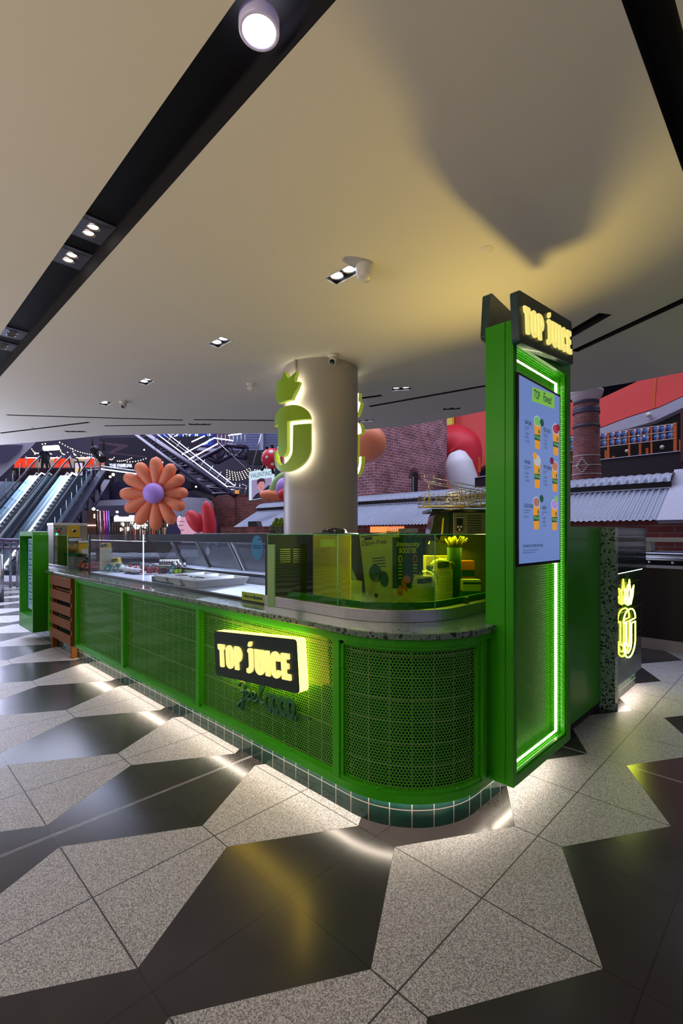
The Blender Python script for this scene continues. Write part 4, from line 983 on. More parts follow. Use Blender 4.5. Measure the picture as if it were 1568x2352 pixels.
place(text_mesh('summo', .014, .0004, bold=.0004), 'panel_text', CAPW, F @ frame_matrix((lx(1055), -.0065, lz(1188)), (1, 0, 0), (0, 0, 1)), cp)
for px, py in ((1051.5, 1210), (1058.5, 1210), (1055, 1216)):
    m = MB(); m.lathe([(.0085, 0), (.0075, .004), (0, .004)], (0, 0, 0), 14, M=None); bmesh.ops.transform(m.bm, matrix=F @ Matrix.Translation((lx(px), -.006, lz(py))) @ Matrix.Rotation(PI/2, 4, 'X'), verts=m.bm.verts); m.build('knob', STEEL, cp)
m = MB()
for i in range(8): m.box(lx(1073), lx(1105), -.002, .0, lz(1186+5.6*i), lz(1183.6+5.6*i), F)
m.build('louvres', BLACK, t)
fbox(F, t, 'lid_slab', BLACKG, lx(988), lx(1152), -.03, .34, lz(1176), lz(1169), .003)
fbox(F, t, 'side_frame', mat('dark_steel', (.06, .05, .05), .3, .8), lx(1029), lx(1040), 0, .30, lz(1300), lz(1176))
m = MB(); prof = [(lx(985), lz(1330)), (lx(985), lz(1226)), (lx(994), lz(1184)), (lx(999), lz(1177)), (lx(1022), lz(1177)), (lx(1030), lz(1186)), (lx(1032), lz(1330))]
m.prism(prof, lambda u, v, h: F @ Vector((u, h, v)), -.02, .16); m.build('blender_jug', mat('smoked_jug', (.03, .025, .025), .08, coat=.6), t, bevel=.008)
m = MB(); m.prism([(lx(1011), lz(1228)), (lx(1014.5), lz(1190)), (lx(1018), lz(1190)), (lx(1014.5), lz(1228))], lambda u, v, h: F @ Vector((u, h, v)), -.024, -.021); m.build('yellow_stripe', mat('yellow_stripe', (.8, .6, .02), .4), t)
# louvred units seen through the flat green pane
for (a, b, d, mt, lb) in ((718, 806, 3.15, YEL, 'yellow louvred machine behind the flat green glass pane'),):
    t, F, w_ = machine(a, b, d, .32, .9055, 1.346, mt, lb, 'louvred_machine')
    for s in (-.25, .25):
        m = MB()
        for i in range(7): m.box(w_*(s-.19), w_*(s+.19), -.004, .0, .405-.05-.017*i-.009, .405-.05-.017*i, F)
        m.build('louvres', mat('louvre_amber', (.7, .45, .03), .4) if mt == YEL else STEEL, t)
    fbox(F, t, 'paper_notice', WHITE, -w_*.30, w_*.08, -.003, -.001, .36, .41)
m = MB(); v = G(767, 1225.5, 3.31); m.lathe([(.165, -.004), (.170, .0), (.160, .003), (.092, .004), (.090, .010), (.082, .026), (.055, .038), (0, .041)], v, 40); tag(m.build('domed_lid', BLACKG), 'glossy black domed lid resting on the yellow machine before the column', 'lid')
PGP = mat('pale_lit_strip', (.30, .50, .22), .5); carton(623, 2.75, .04, .04, .36, .93, PGP, 'tall pale strip added for the lit case side, left end behind the green glass', 'lit_side_strip', 0, PGP)  # pale strip stands in for the lit side panel of the case
# wire baskets
WIR = mat('chrome_wire_yellow_lit', (.72, .62, .30), .22, .95); WIRG = mat('chrome_wire', (.55, .52, .50), .2, .95)  # WIR has the yellow light on the wires put into its colour
def basket(px0, px1, py0, py1, d, dp, tilt, label, mt, nx=9, ny=3, h=True):
    c = G((px0+px1)/2, py1, d); W = (px1-px0)/1090*d; H = (py1-py0)/1090*d
    t = thing('wire_basket', label, 'basket', c, 'wire baskets on the blender machine'); F = Matrix.Translation(c) @ Matrix.Rotation(ROT, 4, 'Z') @ Matrix.Rotation(tilt, 4, 'Y')
    m = MB(); r = .0022
    for zz in [H*i/ny for i in range(ny+1)]:
        m.tube([F @ Vector(q) for q in ((-W/2, 0, zz), (W/2, 0, zz), (W/2, dp, zz), (-W/2, dp, zz))], r*1.1, 5, closed=True)
    m.build('rim_wires', WIRG, t)
    m = MB()
    for i in range(nx+1):
        x = -W/2+W*i/nx
        m.tube([F @ Vector(q) for q in ((x, -.002, H), (x, -.002, 0), (x, dp, 0), (x, dp, H))], r, 5)
    m.build('upright_wires', mt, t)
    m = MB()
    for i in range(4): m.tube([F @ Vector(q) for q in ((-W/2, dp*(i+1)/5, 0), (W/2, dp*(i+1)/5, 0))], r, 5)
    m.build('base_wires', mt, t)
    return t, F, W, H
basket(975, 1190, 1135, 1161, 3.1, .26, 0, 'lowest open wire basket on top of the blender machine', WIR, 15)
basket(1030, 1200, 1132, 1158, 3.22, .22, -.16, 'tilted wire basket nested in the lowest one', WIRG, 18)
basket(1040, 1200, 1118, 1140, 3.3, .2, -.10, 'topmost wire basket of the pile beside the tower', WIRG, 16)
t = thing('wire_hanging_rack', 'long wire rack with two curled hooks sloping over the baskets', 'rack', G(985, 1110, 3.05))
k = 3.05
for a, b in (((980, 1109), (1150, 1142)), ((976, 1104), (1150, 1136)), ((994, 1098), (1150, 1128))):
    m = MB(); m.tube([G(*a, k), G(*b, k+.05)], .0026, 6); m.build('rail', WIRG, t)
for cx_, cy_ in ((978, 1096), (999, 1098)):
    m = MB(); m.tube([G(cx_+4*math.cos(q), cy_-5*math.sin(q), k) for q in [x*.35-.4 for x in range(12)]]+[G(cx_-1, cy_+10, k)], .0022, 6); m.build('hook', WIR, t)
for px, y0, y1 in ((984.5, 1112, 1160), (1055, 1113, 1133), (1054, 1133, 1165)):
    m = MB(); m.tube([G(px, y0, k), G(px, y1, k)], .0032, 6); m.build('strut', WIR, t)
m = MB(); m.tube([G(1016, 1161, 3.1), G(1018, 1169, 3.1), G(1024, 1169.5, 3.1), G(1150, 1170, 3.1)], .003, 6); m.build('foot', WIRG, t)
# back counter with terrazzo ledge
bc = thing('back_counter', 'long dark back counter behind the display case and column', 'counter', (-4.2, 3.9, 0))
m = MB(); m.box(-6.9, -1.20, 3.78, 4.02, .06, 1.318); m.build('cabinet', mat('back_cabinet', (.035, .037, .04), .5), bc)
m = MB(); m.box(-6.9, -1.20, 3.80, 4.0, 0, .06); m.build('plinth', BLACK, bc)
m = MB(); m.box(-6.95, -1.16, 3.72, 4.04, 1.318, 1.366); tag(m.build('terrazzo_ledge', TERR, bevel=.002), 'narrow green terrazzo ledge topping the back counter at eye level', 'ledge')
# limes
LIMEM = mat('lime_skin', (.24, .36, .03), .35, var=.25, scale=30)
base = G(640, 1223, 6.1); base.z = 1.366; base.y = 3.87; base.x = PY(640, 1227, 3.87).x
m = MB(); W0 = .24
for (x0, x1, y0, y1) in ((-W0/2, W0/2, -.10, -.096), (-W0/2, W0/2, .096, .10), (-W0/2, -W0/2+.004, -.10, .10), (W0/2-.004, W0/2, -.10, .10), (-W0/2, W0/2, -.10, .10)):
    m.box(x0, x1, y0, y1, 0, .09 if not (x0 == -W0/2 and x1 == W0/2 and y0 == -.10 and y1 == .10) else .004, Matrix.Rotation(ROT, 4, 'Z'))
o = m.build('lime_tray', glass('clear_tray', (.8, .75, .75), .3)); o.location = base; tag(o, 'clear tray heaped with limes beside the column', 'tray')
lm = MB(); lm.ball((0, 0, 0), .030, 14, 10, (1, 1, 1.08)); lime = lm.build('lime', LIMEM); li = 0; rl = random.Random(5)
rows = [(0, 4, 3), (1, 4, 2), (2, 3, 2), (3, 2, 1)]
wd = ['bottom', 'second', 'third', 'top']; places = []
for lv, nx, ny in rows:
    for iy in range(ny):
        for ix in range(nx):
            places.append((lv, ix, iy, nx, ny))
for lv, ix, iy, nx, ny in places:
    o = lime if li == 0 else lime.copy()
    if li: COL.objects.link(o)
    x = (ix-(nx-1)/2)*.056; y = (iy-(ny-1)/2)*.056
    o.location = base+Matrix.Rotation(ROT, 3, 'Z') @ Vector((x+rl.uniform(-.004, .004), y, .036+lv*.046)); o.rotation_euler = (rl.random(), rl.random(), 0)
    dep = ['front', 'middle', 'rear'][iy] if ny > 1 else 'only'
    tag(o, 'green lime, %s from left in the %s line of the %s layer' % (ORD[ix], dep, wd[lv]), 'lime', 'limes heaped in the tray by the column'); li += 1
t = thing('small_name_card', 'small black card in front of the limes', 'card', base+Vector((.05, -.1, 0)))
F = face_frame(GZ(641, 6.02, 1.3795)); m = MB(); m.prism(rect(-.07, .07, -.012, .012), lambda a, b, c: F @ Vector((a, b, c)), -.003, 0); m.build('card', BLACK, t)
place(text_mesh('The Good Lime', .017, .0004, bold=.0003), 'card_text', WHITE, F @ Matrix.Translation((0, 0, .0006)), t, .9)
# price card and forks on the ledge
t = thing('price_card', 'white Dairy Free price card standing right of the yellow poster', 'card', GZ(938, 4.81, 1.3665)); F = face_frame(GZ(937, 4.81, 1.387))
m = MB(); m.prism(rect(-.10, .10, -.0205, .020), lambda a, b, c: F @ Vector((a, b, c)), -.006, 0); m.build('card', mat('card_grey', (.42, .44, .50), .5), t)
on(F, rect(-.075, -.02, -.008, .004), mat('card_lime', (.22, .50, .05), .5), t); ptxt(F, t, 'Dairy Free', -.048, .014, .018, DKG, .8, .2)
for i in range(3): ptxt(F, t, '4.5', .03+.024*i, .008, .013, BLACK, .7)
t = thing('whisk_stand', 'row of curled wire whisks behind the yellow poster', 'whisks', GZ(905, 4.94, 1.366))
m = MB(); F = Matrix.Translation(GZ(907, 4.94, 1.366)) @ Matrix.Rotation(ROT, 4, 'Z'); m.box(-.09, .09, -.02, .02, 0, .014, F); m.build('holder', BLACK, t)
for i in range(8):
    px = 890+5*i; m = MB(); m.tube([G(px, 1222, 4.94), G(px+1, 1211-(i % 3), 4.94), G(px+3, 1208.5, 4.94), G(px+4, 1211, 4.94)], .0028, 5); m.build('wire_loop', STEEL, t)
# ================================================================ LEFT END: TOTEM, TIMBER STAND, SMALL GLASS, JUICER, TILL THINGS
tot = thing('menu_totem', 'glossy green rounded menu stand with recessed screen, far left end of the counter', 'menu stand', (-7.19, 1.56, .13))
x0, x1, z0, z1 = -7.54, -6.83, .13, 1.385
outer = rounded([(x0, z0), (x1, z0), (x1, z1), (x0, z1)], .07, 5); rad = .07
outer = [(x0, z0), (x1, z0)]+[(x1-.07+.07*math.cos(a), z1-.07+.07*math.sin(a)) for a in [i*PI/12 for i in range(7)]]+[(x0+.07+.07*math.cos(a), z1-.07+.07*math.sin(a)) for a in [PI/2+i*PI/12 for i in range(7)]]
inner = rect(-7.50, -6.87, .318, 1.325)
me = curve_mesh([outer, inner], .085, 0)
Mt = frame_matrix((0, 1.585, 0), (1, 0, 0), (0, 0, 1)); place(me, 'body', GREEN, Mt, tot)
m = MB(); m.box(-7.50, -6.87, 1.60, 1.664, .318, 1.325); m.build('back_panel', GREEN_IN, tot)
m = MB(); m.box(-7.46, -6.91, 1.588, 1.60, .36, 1.29); sc2 = m.build('screen', emi('totem_screen_glow', (.16, .24, .42), .9), tot)
m = MB(); rr = random.Random(9)
for c in range(2):
    z = 1.26; u0 = -7.43+c*.27
    while z > .42:
        L_ = rr.uniform(.10, .22); hd = rr.random() < .14
        m.box(u0, u0+L_, 1.5865, 1.588, z, z+(.014 if hd else .006)); z -= (.03 if hd else .016)
m.build('menu_lines', E_K, sc2)
# timber stand
ws = thing('timber_stand', 'slatted reddish timber stand leaning by the green counter', 'stand', (-6.08, 1.63, 0))
for x in (-6.48, -5.745):
    m = MB(); m.box(x, x+.055, 1.612, 1.668, 0, .868) if x > -6 else m.box(x, x+.055, 1.612, 1.668, 0, .868); m.build('leg', WOOD, ws, bevel=.002)
for z0_, z1_ in ((.755, .868), (.60, .702), (.45, .55), (.302, .402), (.14, .245)):
    m = MB(); m.box(-6.485, -5.688, 1.598, 1.612, z0_, z1_)
    sl = m.build('slat', WOOD, ws, bevel=.0015)
    for x in (-6.455, -5.72):
        for z in (z0_+.025, z1_-.025): m = MB(); m.lathe([(.008, 0), (0, .001)], (x, 1.5975, z), 8, M=Matrix.Rotation(PI/2, 4, 'X')); m.build('screw', BLACK, sl)
m = MB(); m.box(-6.42, -5.75, 1.640, 1.655, .70, .72); m.build('rear_rail', WOOD, ws)
# worktop tail behind the totem
m = MB(); m.prism(rect(-7.62, -6.772, 1.680, 2.72), lambda u, v, h: Vector((u, v, h)), .875, .905)
tag(m.build('worktop_end', TERR, bevel=.003), 'green terrazzo worktop end behind the green menu stand', 'worktop')
# small green glass
sg = thing('small_glass_screen', 'small green tinted glass screen on steel beside the menu stand', 'glass screen', (-6.95, 1.81, .905))
m = MB(); m.box(-7.46, -6.62, 1.80, 1.84, .9055, .948); m.build('steel_channel', STEEL, sg, bevel=.002)
m = MB(); m.quad((-7.45, 1.812, .948), (-6.56, 1.812, .948), (-6.56, 1.812, 1.338), (-7.45, 1.812, 1.338)); m.build('glass_pane', GGL, sg)
m = MB(); m.cyl((-6.56, 1.812, .948), (-6.56, 1.812, 1.338), .0045, 6); m.cyl((-7.45, 1.812, 1.338), (-6.56, 1.812, 1.338), .003, 6); m.build('polished_edge', MATS['glass_edge_green'], sg)
# juicer (faces the worker, +x)
JX = -7.15
t = thing('orange_juicer', 'boxy steel and yellow citrus juicer with coloured buttons at the left end', 'juicer', (JX-.15, 2.0, .905))
def jb(nm, mt, p0, p1, dep=.28, off=0, bevel=.004):
    a = PX(*p0, JX); b = PX(*p1, JX); m = MB(); m.box(JX-dep, JX+off, min(a.y, b.y), max(a.y, b.y), min(a.z, b.z), max(a.z, b.z)); return m.build(nm, mt, t, bevel=bevel)
PB = mat('polished_steel', (.36, .32, .26), .45, .4); 
body = jb('housing', PB, (123, 1302), (200.5, 1206)); jb('top_cover', WHITE, (122, 1207), (201, 1202), .30, .006)
yp = jb('yellow_panel', YEL, (154, 1234), (183, 1208), .01, .012)
def disc(px, py, r, mt, nm, par, off=.014):
    p = PX(px, py, JX); m = MB(); m.lathe([(r, 0), (r*.9, .006), (0, .007)], (JX+off-.006, p.y, p.z), 16, M=Matrix.Rotation(PI/2, 4, 'Y')); return m.build(nm, mt, par)
disc(170, 1219, .028, STEEL, 'feed_ring', yp, .018); disc(170, 1219, .019, BLACK, 'feed_opening', yp, .022)
for px, py, c, n_ in ((130.5, 1215, (.01, .16, .10), 'teal'), (139.5, 1214.5, (.02, .06, .30), 'blue'), (134.5, 1220.5, (.45, .02, .01), 'red'), (139.5, 1226.5, (.45, .02, .02), 'dark_red')):
    disc(px, py, .014 if n_ != 'red' else .019, mat('button_'+n_, c, .3), 'button', body, .006)
disc(130.5, 1226.5, .014, mat('button_lit_green', (.02, .6, .3), .3, emis=(.05, .8, .4), es=1.5), 'button', body, .006)
jb('spout', STEEL, (155, 1243), (185, 1236), .01, .05)
jb('lower_yellow_box', YEL, (178, 1273), (204, 1247), .1, .05); jb('lower_cover', WHITE, (177, 1247), (204, 1242), .1, .06)
lab = jb('paper_label', WHITE, (184, 1272), (199, 1261), .001, .0515, 0)
# gold straws in a dark holder
t = thing('straw_bundle', 'bundle of gold straws fanned out in a dark green holder', 'straws', PX(167, 1272, -6.95)); sb = PX(166, 1270, -6.95); rr = random.Random(4)
m = MB()
for k in range(34):
    a = rr.uniform(-.05, .05); b = rr.uniform(-.06, .075); m.cyl(sb+Vector((a*.5, b*.45, -.02)), sb+Vector((a, b, .07+rr.random()*.055)), .0042, 7)
m.build('straws', mat('gold_straw', (.42, .26, .07), .3, .35), t)
m = MB(); m.box(sb.x-.06, sb.x+.05, sb.y-.085, sb.y+.085, sb.z-.035, sb.z+.0); m.build('holder', DKG, t, bevel=.003)
m = MB(); m.box(sb.x-.05, sb.x+.04, sb.y-.075, sb.y+.075, .9055, sb.z-.035); m.build('holder_stem', mat('holder_grey', (.25, .26, .28), .4), t)
# clear bin with cut watermelon
c = Vector((-6.42, 2.02, .9055)); t = thing('fruit_bin', 'clear bin of cut watermelon behind the card terminal', 'bin', c)
m = MB(); m.box(c.x-.26, c.x+.22, c.y-.10, c.y+.14, c.z, c.z+.17); m.build('clear_wall', CLR, t)
m = MB(); m.box(c.x-.27, c.x+.23, c.y-.11, c.y+.15, c.z+.165, c.z+.175); m.build('rim', glass('bin_rim', (.7, .7, .75), .8), t)
m = MB(); rr = random.Random(8)
for k in range(30): m.ball((c.x+rr.uniform(-.2, .16), c.y+rr.uniform(-.07, .1), c.z+.02+rr.random()*.06), .036, 8, 6, (1, .8, .7), Matrix.Rotation(rr.random()*3, 4, 'Z'))
m.build('watermelon', mat('watermelon_chunks', (.75, .14, .10), .4), t)
# terminal and scanner
v = GZ(201, 6.0, .9055); t = thing('card_terminal', 'black card payment terminal on the worktop at the case end', 'terminal', v); F = Matrix.Translation(v) @ Matrix.Rotation(ROT-.5, 4, 'Z')
m = MB(); m.prism([(-.075, 0), (.075, 0), (.075, .05), (.02, .115), (-.02, .115), (-.075, .03)], lambda a, b, h: F @ Vector((h, a, b)), -.055, .055); m.build('body', BLACK, t, bevel=.004)
m = MB(); m.prism(rect(-.045, .045, .0, .085), lambda a, b, h: F @ Vector((a, -.062+b*.55+.0, .040+b*.82+h)), .003, .006); kp = m.build('keypad', mat('keypad_grey', (.22, .22, .28), .4), t)
m = MB()
for i in range(3):
    for j in range(4): m.prism(rect(-.036+.026*i, -.016+.026*i, .006+.019*j, .018+.019*j), lambda a, b, h: F @ Vector((a, -.062+b*.55, .040+b*.82+h)), .006, .008)
m.build('keys', mat('key_white', (.6, .6, .65), .4), kp)
v = GZ(196, 6.15, .9055); t = thing('barcode_scanner', 'black handheld scanner on its stand behind the card terminal', 'scanner', v)
m = MB(); m.lathe([(.05, 0), (.05, .008), (.012, .014), (.010, .08)], v, 16); m.build('stand', BLACK, t)
R_ = Vector((CA, CB, 0)); m = MB(); m.tube([v+R_*.05+Vector((0, 0, .07)), v+R_*.02+Vector((0, 0, .13)), v-R_*.01+Vector((0, 0, .165))], [.016, .014, .02], 8); m.build('handle', BLACK, t)
m = MB(); m.tube([v+R_*.02+Vector((0, 0, .165)), v-R_*.05+Vector((0, 0, .178)), v-R_*.09+Vector((0, 0, .172))], [.020, .024, .026], 8); m.build('head', BLACK, t)
# ================================================================ RIGHT END WALL OF THE KIOSK
m = MB(); m.box(-1.19, -1.155, 2.97, 4.04, .055, 1.402)
t = thing('kiosk_side_wall', 'plain green painted side wall behind the tower', 'wall panel', (-1.17, 3.5, 0)); m.build('panel', GREEN, t); m = MB(); m.box(-1.19, -1.165, 2.97, 4.04, 0, .055); m.build('toe_kick', BLACK, t)
m = MB(); m.box(-1.192, -1.056, 4.045, 4.125, 0, 1.402); tag(m.build('terrazzo_pillar', TERR_P, bevel=.001), 'upright green terrazzo slab at the end of the green side wall', 'pillar')
t = thing('tiled_end_wall', 'dark green tiled end wall carrying the neon logo', 'wall', (-1.2, 4.6, 0))
TU = tiles('tile_upper', 1, 2, .062, .0505, 4.09, 1.04, (.008, .022, .028), (.05, .065, .07), .0018, .06)
TL = tiles('tile_neon_wall', 1, 2, .0985, .115, 4.14, .14, (.008, .022, .012), (.09, .13, .05), .0022, .10)
TBs = tiles('tile_end_base', 1, 2, .0515, .062, 4.14, .0, (.01, .055, .035), (.45, .40, .36), .0018, .10)
m = MB(); m.box(-1.30, -1.056, 4.126, 5.006, 1.045, 1.402); m.build('upper_tiles', TU, t)
m = MB(); m.box(-1.30, -1.080, 4.126, 4.95, .143, 1.045); m.build('neon_wall_tiles', TL, t)
m = MB(); m.box(-1.30, -1.113, 4.126, 4.91, 0, .143); m.build('base_tiles', TBs, t)
m = MB(); m.box(-1.102, -1.086, 4.14, 4.88, .1365, .142); m.build('floor_light_strip', LED, t)
m = MB(); m.box(-1.078, -1.070, 4.14, 4.94, 1.036, 1.044); m.build('downlight_strip', mat('led_strip_pale', (1, 1, 1), .4, emis=(.70, .90, .80), es=6), t)
NEON = mat('neon_tube_yellow_green', (1, 1, .6), .3, emis=(.90, 1, .055), es=17)
t = thing('neon_logo', 'glowing yellow-green neon pineapple letter logo on dark tiles', 'neon sign', (-1.06, 4.45, .33))
cap, jay, crown = logo_shapes(); NW, NH = .385, .395
nm = lambda u, v: (-1.058, 4.272+u*NW, .335+v*NH)
def resample(p, step=.03):
    o = []
    for i in range(len(p)):
        a, b = p[i], p[(i+1) % len(p)]; k = max(1, int(math.dist(a, b)/step)); o += [(a[0]+(b[0]-a[0])*j/k, a[1]+(b[1]-a[1])*j/k) for j in range(k)]
    return o
for nme, p in (('cap_and_stem_tube', cap), ('hooked_letter_tube', jay)):
    q = [(.5+(u-.5)*.94, v) for u, v in p]; m = MB(); m.tube([nm(*w2) for w2 in resample(q)], .0052, 8, closed=True); m.build(nme, NEON, t)
for k, lf in enumerate(([(.40, 1.10), (.24, 1.25), (.14, 1.46), (.34, 1.36), (.44, 1.16)], [(.44, 1.12), (.36, 1.34), (.48, 1.62), (.58, 1.34), (.50, 1.12)], [(.52, 1.10), (.66, 1.36), (.84, 1.48), (.74, 1.24), (.60, 1.10)], [(.34, 1.10), (.16, 1.16), (.10, 1.30), (.28, 1.24)])):
    m = MB(); m.tube([nm(*w2) for w2 in resample(lf)], .0045, 8, closed=True); m.build('leaf_tube', NEON, t)
# dark bar counter at the right edge
t = thing('dark_bar_counter', 'dark brown bar counter with a pale skirting at the right edge', 'counter', (0, 6.8, 0))
m = MB(); m.box(-2.2, 3, 6.545, 7.3, .125, .955); m.build('body', mat('dark_brown_front', (.022, .014, .013), .45), t)
m = MB(); m.box(-2.2, 3, 6.53, 7.3, 0, .125); m.build('skirting', mat('pale_skirting', (.42, .38, .36), .5), t)
m = MB(); m.box(-2.25, 3, 6.50, 7.3, .955, .985); m.build('top', mat('pale_bar_top', (.45, .44, .52), .3), t)
t = thing('curved_glass_hood', 'low black curved hood with lit fittings standing on the bar counter', 'hood', (-.6, 6.9, .985))
m = MB(); m.prism([(6.56, .985), (6.56, 1.045), (6.64, 1.10), (6.80, 1.135), (7.0, 1.145), (7.25, 1.145), (7.25, .985)], lambda u, v, h: Vector((h, u, v)), -2.1, 2.9); m.build('shell', BLACKG, t)
m = MB()
for i in range(3): m.tube([(-2.1, 6.60+.07*i, 1.075+.024*i), (2.9, 6.60+.07*i, 1.075+.024*i)], .005, 6)
m.build('chrome_ribs', mat('lilac_chrome', (.55, .55, .75), .2, .9), t)
for x in (-1.35, -1.12, -.9):
    m = MB(); m.lathe([(.014, 0), (.010, .006), (0, .006)], (x, 6.558, 1.02), 14, M=Matrix.Rotation(PI/2, 4, 'X')); m.build('knob', STEEL, t)
t = thing('steel_shelf', 'pale steel shelf on flat legs above the bar counter at the right edge', 'shelf', (-.9, 7.1, 1.145))
m = MB(); m.box(-1.62, 2.5, 6.95, 7.25, 1.255, 1.305); m.build('shelf_top', mat('pale_steel', (.42, .44, .46), .35, .5), t)
for x in (-1.52, -.95): 
    m = MB(); m.box(x, x+.10 if x < -1.2 else x+.02, 7.0, 7.2, 1.146, 1.255); m.build('leg', MATS['pale_steel'], t)
# ================================================================ THE HALL BEHIND
def H(r, d, z): return Vector((CA*r-CB*d, CB*r+CA*d, z))
def Rr(px, d): return (px-784)/1090*d
def Zz(py, d): return EYE-(py-1227)/1090*d
DP = mat('dark_plum_steel', (.030, .022, .055), .5, .2); VD = mat('hall_dark_wall', (.020, .014, .030), .8)
STEELR = mat('rail_steel', (.45, .48, .55), .25, .9); LIL = mat('pale_lilac_render', (.42, .42, .55), .6)
RED = mat('red_wall_paint', (.72, .075, .065), .45, var=.08, scale=.8); ORGP = mat('orange_steel', (.65, .13, .02), .45)
HGL = glass('hall_glass', (.70, .82, .86), .4)
# far enclosing walls of the hall
m = MB(); F = Matrix.Translation(H(0, 42, 0)) @ Matrix.Rotation(ROT, 4, 'Z'); m.box(-60, 60, 0, .4, 0, 26, F); struct(m.build('wall_back', VD))
# ---- heritage building: brick wall, corrugated roof
BR_N = brick('old_red_brick', (.22, .045, .030), (.13, .028, .022), (.16, .12, .12), .42, .125, mw=.010)
BR_T = brick('tower_brick', (.20, .070, .085), (.15, .045, .060), (.30, .24, .30), .26, .095, mw=.008)
CORR = mat('corrugated_iron', (.25, .28, .38), .5, .2, var=.15, scale=3)
XW0, XW1 = -15.5, -1.9
hb = thing('heritage_building', 'long low brick building with a grey corrugated iron roof behind the kiosk', 'building', (-8, 10.5, 0))
m = MB(); m.box(XW0, -.9, 10.0, 12.5, 0, 1.66); m.build('brick_wall', BR_N, hb)
def corr(y0, z0, y1, z1, x0, x1, pitch, amp, name, curve=0, n=1):
    m = MB(); N = int((x1-x0)/pitch*6); cols = []
    nrm = Vector((0, -(z1-z0), (y1-y0))).normalized()
    for i in range(N+1):
        x = x0+(x1-x0)*i/N; o = amp*math.sin(2*PI*x/pitch); row = []
        for j in range(n+1):
            t = j/n; row.append(m.bm.verts.new(Vector((x, y0+(y1-y0)*(t if not curve else math.sin(t*PI/2)**1), z0+(z1-z0)*(t if not curve else 1-math.cos(t*PI/2) if curve < 0 else math.sin(t*PI/2))))+nrm*o))
        cols.append(row)
    for i in range(N):
        for j in range(n): m.face([cols[i][j], cols[i+1][j], cols[i+1][j+1], cols[i][j+1]], smooth=True)
    return m.build(name, CORR, hb)
corr(9.88, 1.60, 11.0, 2.25, XW0, XW1, .105, .014, 'lower_roof')
m = MB(); m.box(XW0, XW1, 10.98, 11.05, 2.22, 2.36); m.build('dark_gutter', BLACK, hb); m = MB(); m.box(XW0, XW1, 10.95, 10.975, 2.235, 2.262); m.build('flashing', LIL, hb)
# rolled ridge roof
m = MB(); pitch = .16; N = int((XW1-XW0)/pitch*8); cols = []
for i in range(N+1):
    x = XW0+(XW1-XW0)*i/N; o = .022*math.sin(2*PI*x/pitch); row = []
    for j in range(7):
        a = PI-.15-(PI/2-.15)*j/6; r = .62+o; row.append(m.bm.verts.new(Vector((x, 11.55+r*math.cos(a), 2.33+(r*.42)*math.sin(a)))))
    cols.append(row)
for i in range(N):
    for j in range(6): m.face([cols[i][j], cols[i+1][j], cols[i+1][j+1], cols[i][j+1]], smooth=True)
m.build('ridge_roof', CORR, hb)
m = MB(); m.prism([(9.85, 1.60), (11.05, 2.30), (11.4, 2.64), (11.6, 2.66), (11.6, 2.2), (10.1, 1.5)], lambda u, v, h: Vector((h, u, v)), XW1-.02, XW1+.75); m.build('parapet', LIL, hb)
m = MB(); m.box(-8.72, -7.55, 9.985, 10.0, 1.40, 1.56); m.build('orange_lit_slot', mat('orange_glow', (.9, .3, .1), .5, emis=(1, .22, .05), es=1.3), hb)
# ---- brick tower
tw = thing('brick_tower', 'tall square brick tower with a narrow arched window, right of the column', 'tower', (-13, 15.5, 0))
BT = brick('tower_brick_face', (.34, .14, .155), (.24, .09, .11), (.55, .46, .56), .30, .105, mw=.009)
m = MB(); m.quad((-11.03, 12.9, 0), (-11.03, 17.6, 0), (-11.03, 17.6, 9), (-11.03, 12.9, 9)); m.build('side_face', BT, tw)
m = MB(); m.quad((-16.5, 12.9, 0), (-11.03, 12.9, 0), (-11.03, 12.9, 9), (-16.5, 12.9, 9)); m.build('front_face', BT, tw)
a = PX(945, 1132, -11.03); b = PX(959, 1085, -11.03)
w2 = (b.y-a.y); zt = b.z-w2/2; wp = [(a.y, 2.2), (b.y, 2.2), (b.y, zt)]+[(a.y+w2/2+w2/2*math.cos(q), zt+w2/2*1.0*math.sin(q)) for q in [i*PI/8 for i in range(1, 8)]]+[(a.y, zt)]
m = MB(); m.prism(wp, lambda u, v, h: Vector((h, u, v)), -11.10, -11.022); wn = m.build('window', BLACK, tw)
m = MB(); m.prism([(a.y+w2*.1, 2.2), (a.y+w2*.3, 2.2), (a.y+w2*.3, zt), (a.y+w2*.1, zt)], lambda u, v, h: Vector((h, u, v)), -11.05, -11.016); m.build('pane', mat('old_pane', (.25, .25, .30), .3), wn)
m = MB()
for i in range(9):
    q = i*PI/8; c = Vector((-11.018, a.y+w2/2+(w2*.5+.10)*math.cos(q), zt+(w2*.5+.10)*math.sin(q))); m.box(-.012, .012, -.09, .09, -.035, .035, Matrix.Translation(c) @ Matrix.Rotation(q, 4, 'X'))
m.build('brick_arch', mat('arch_brick', (.16, .06, .07), .8), tw)
# ---- left brick mass
lb = thing('brick_parapet_wall', 'brick wall stepping down behind the limes, left of the column', 'wall', (-17, 12.6, 0))
a = PY(487, 1140, 12.6); b = PY(541, 1138, 12.6); c = PY(700, 1150, 12.6)
m = MB(); m.box(a.x, b.x, 12.55, 13.6, 0, a.z); m.build('end_pier', BR_N, lb)
m = MB(); m.box(b.x, c.x, 12.6, 13.6, 0, PY(560, 1142, 12.6).z); m.build('long_wall', BR_N, lb)
m = MB(); m.box(a.x-.08, a.x+.25, 12.5, 12.9, PY(487, 1180, 12.6).z, PY(487, 1158, 12.6).z); m.build('stone_block', mat('pale_stone', (.25, .26, .34), .8), lb)
a = PY(507, 1211, 9.3); b = PY(608, 1211, 9.3)
m = MB(); m.box(a.x, b.x, 9.3, 9.6, 0, a.z); tag(m.build('low_brick_wall', BR_N), 'low brick wall with a flat top left of the limes', 'wall')
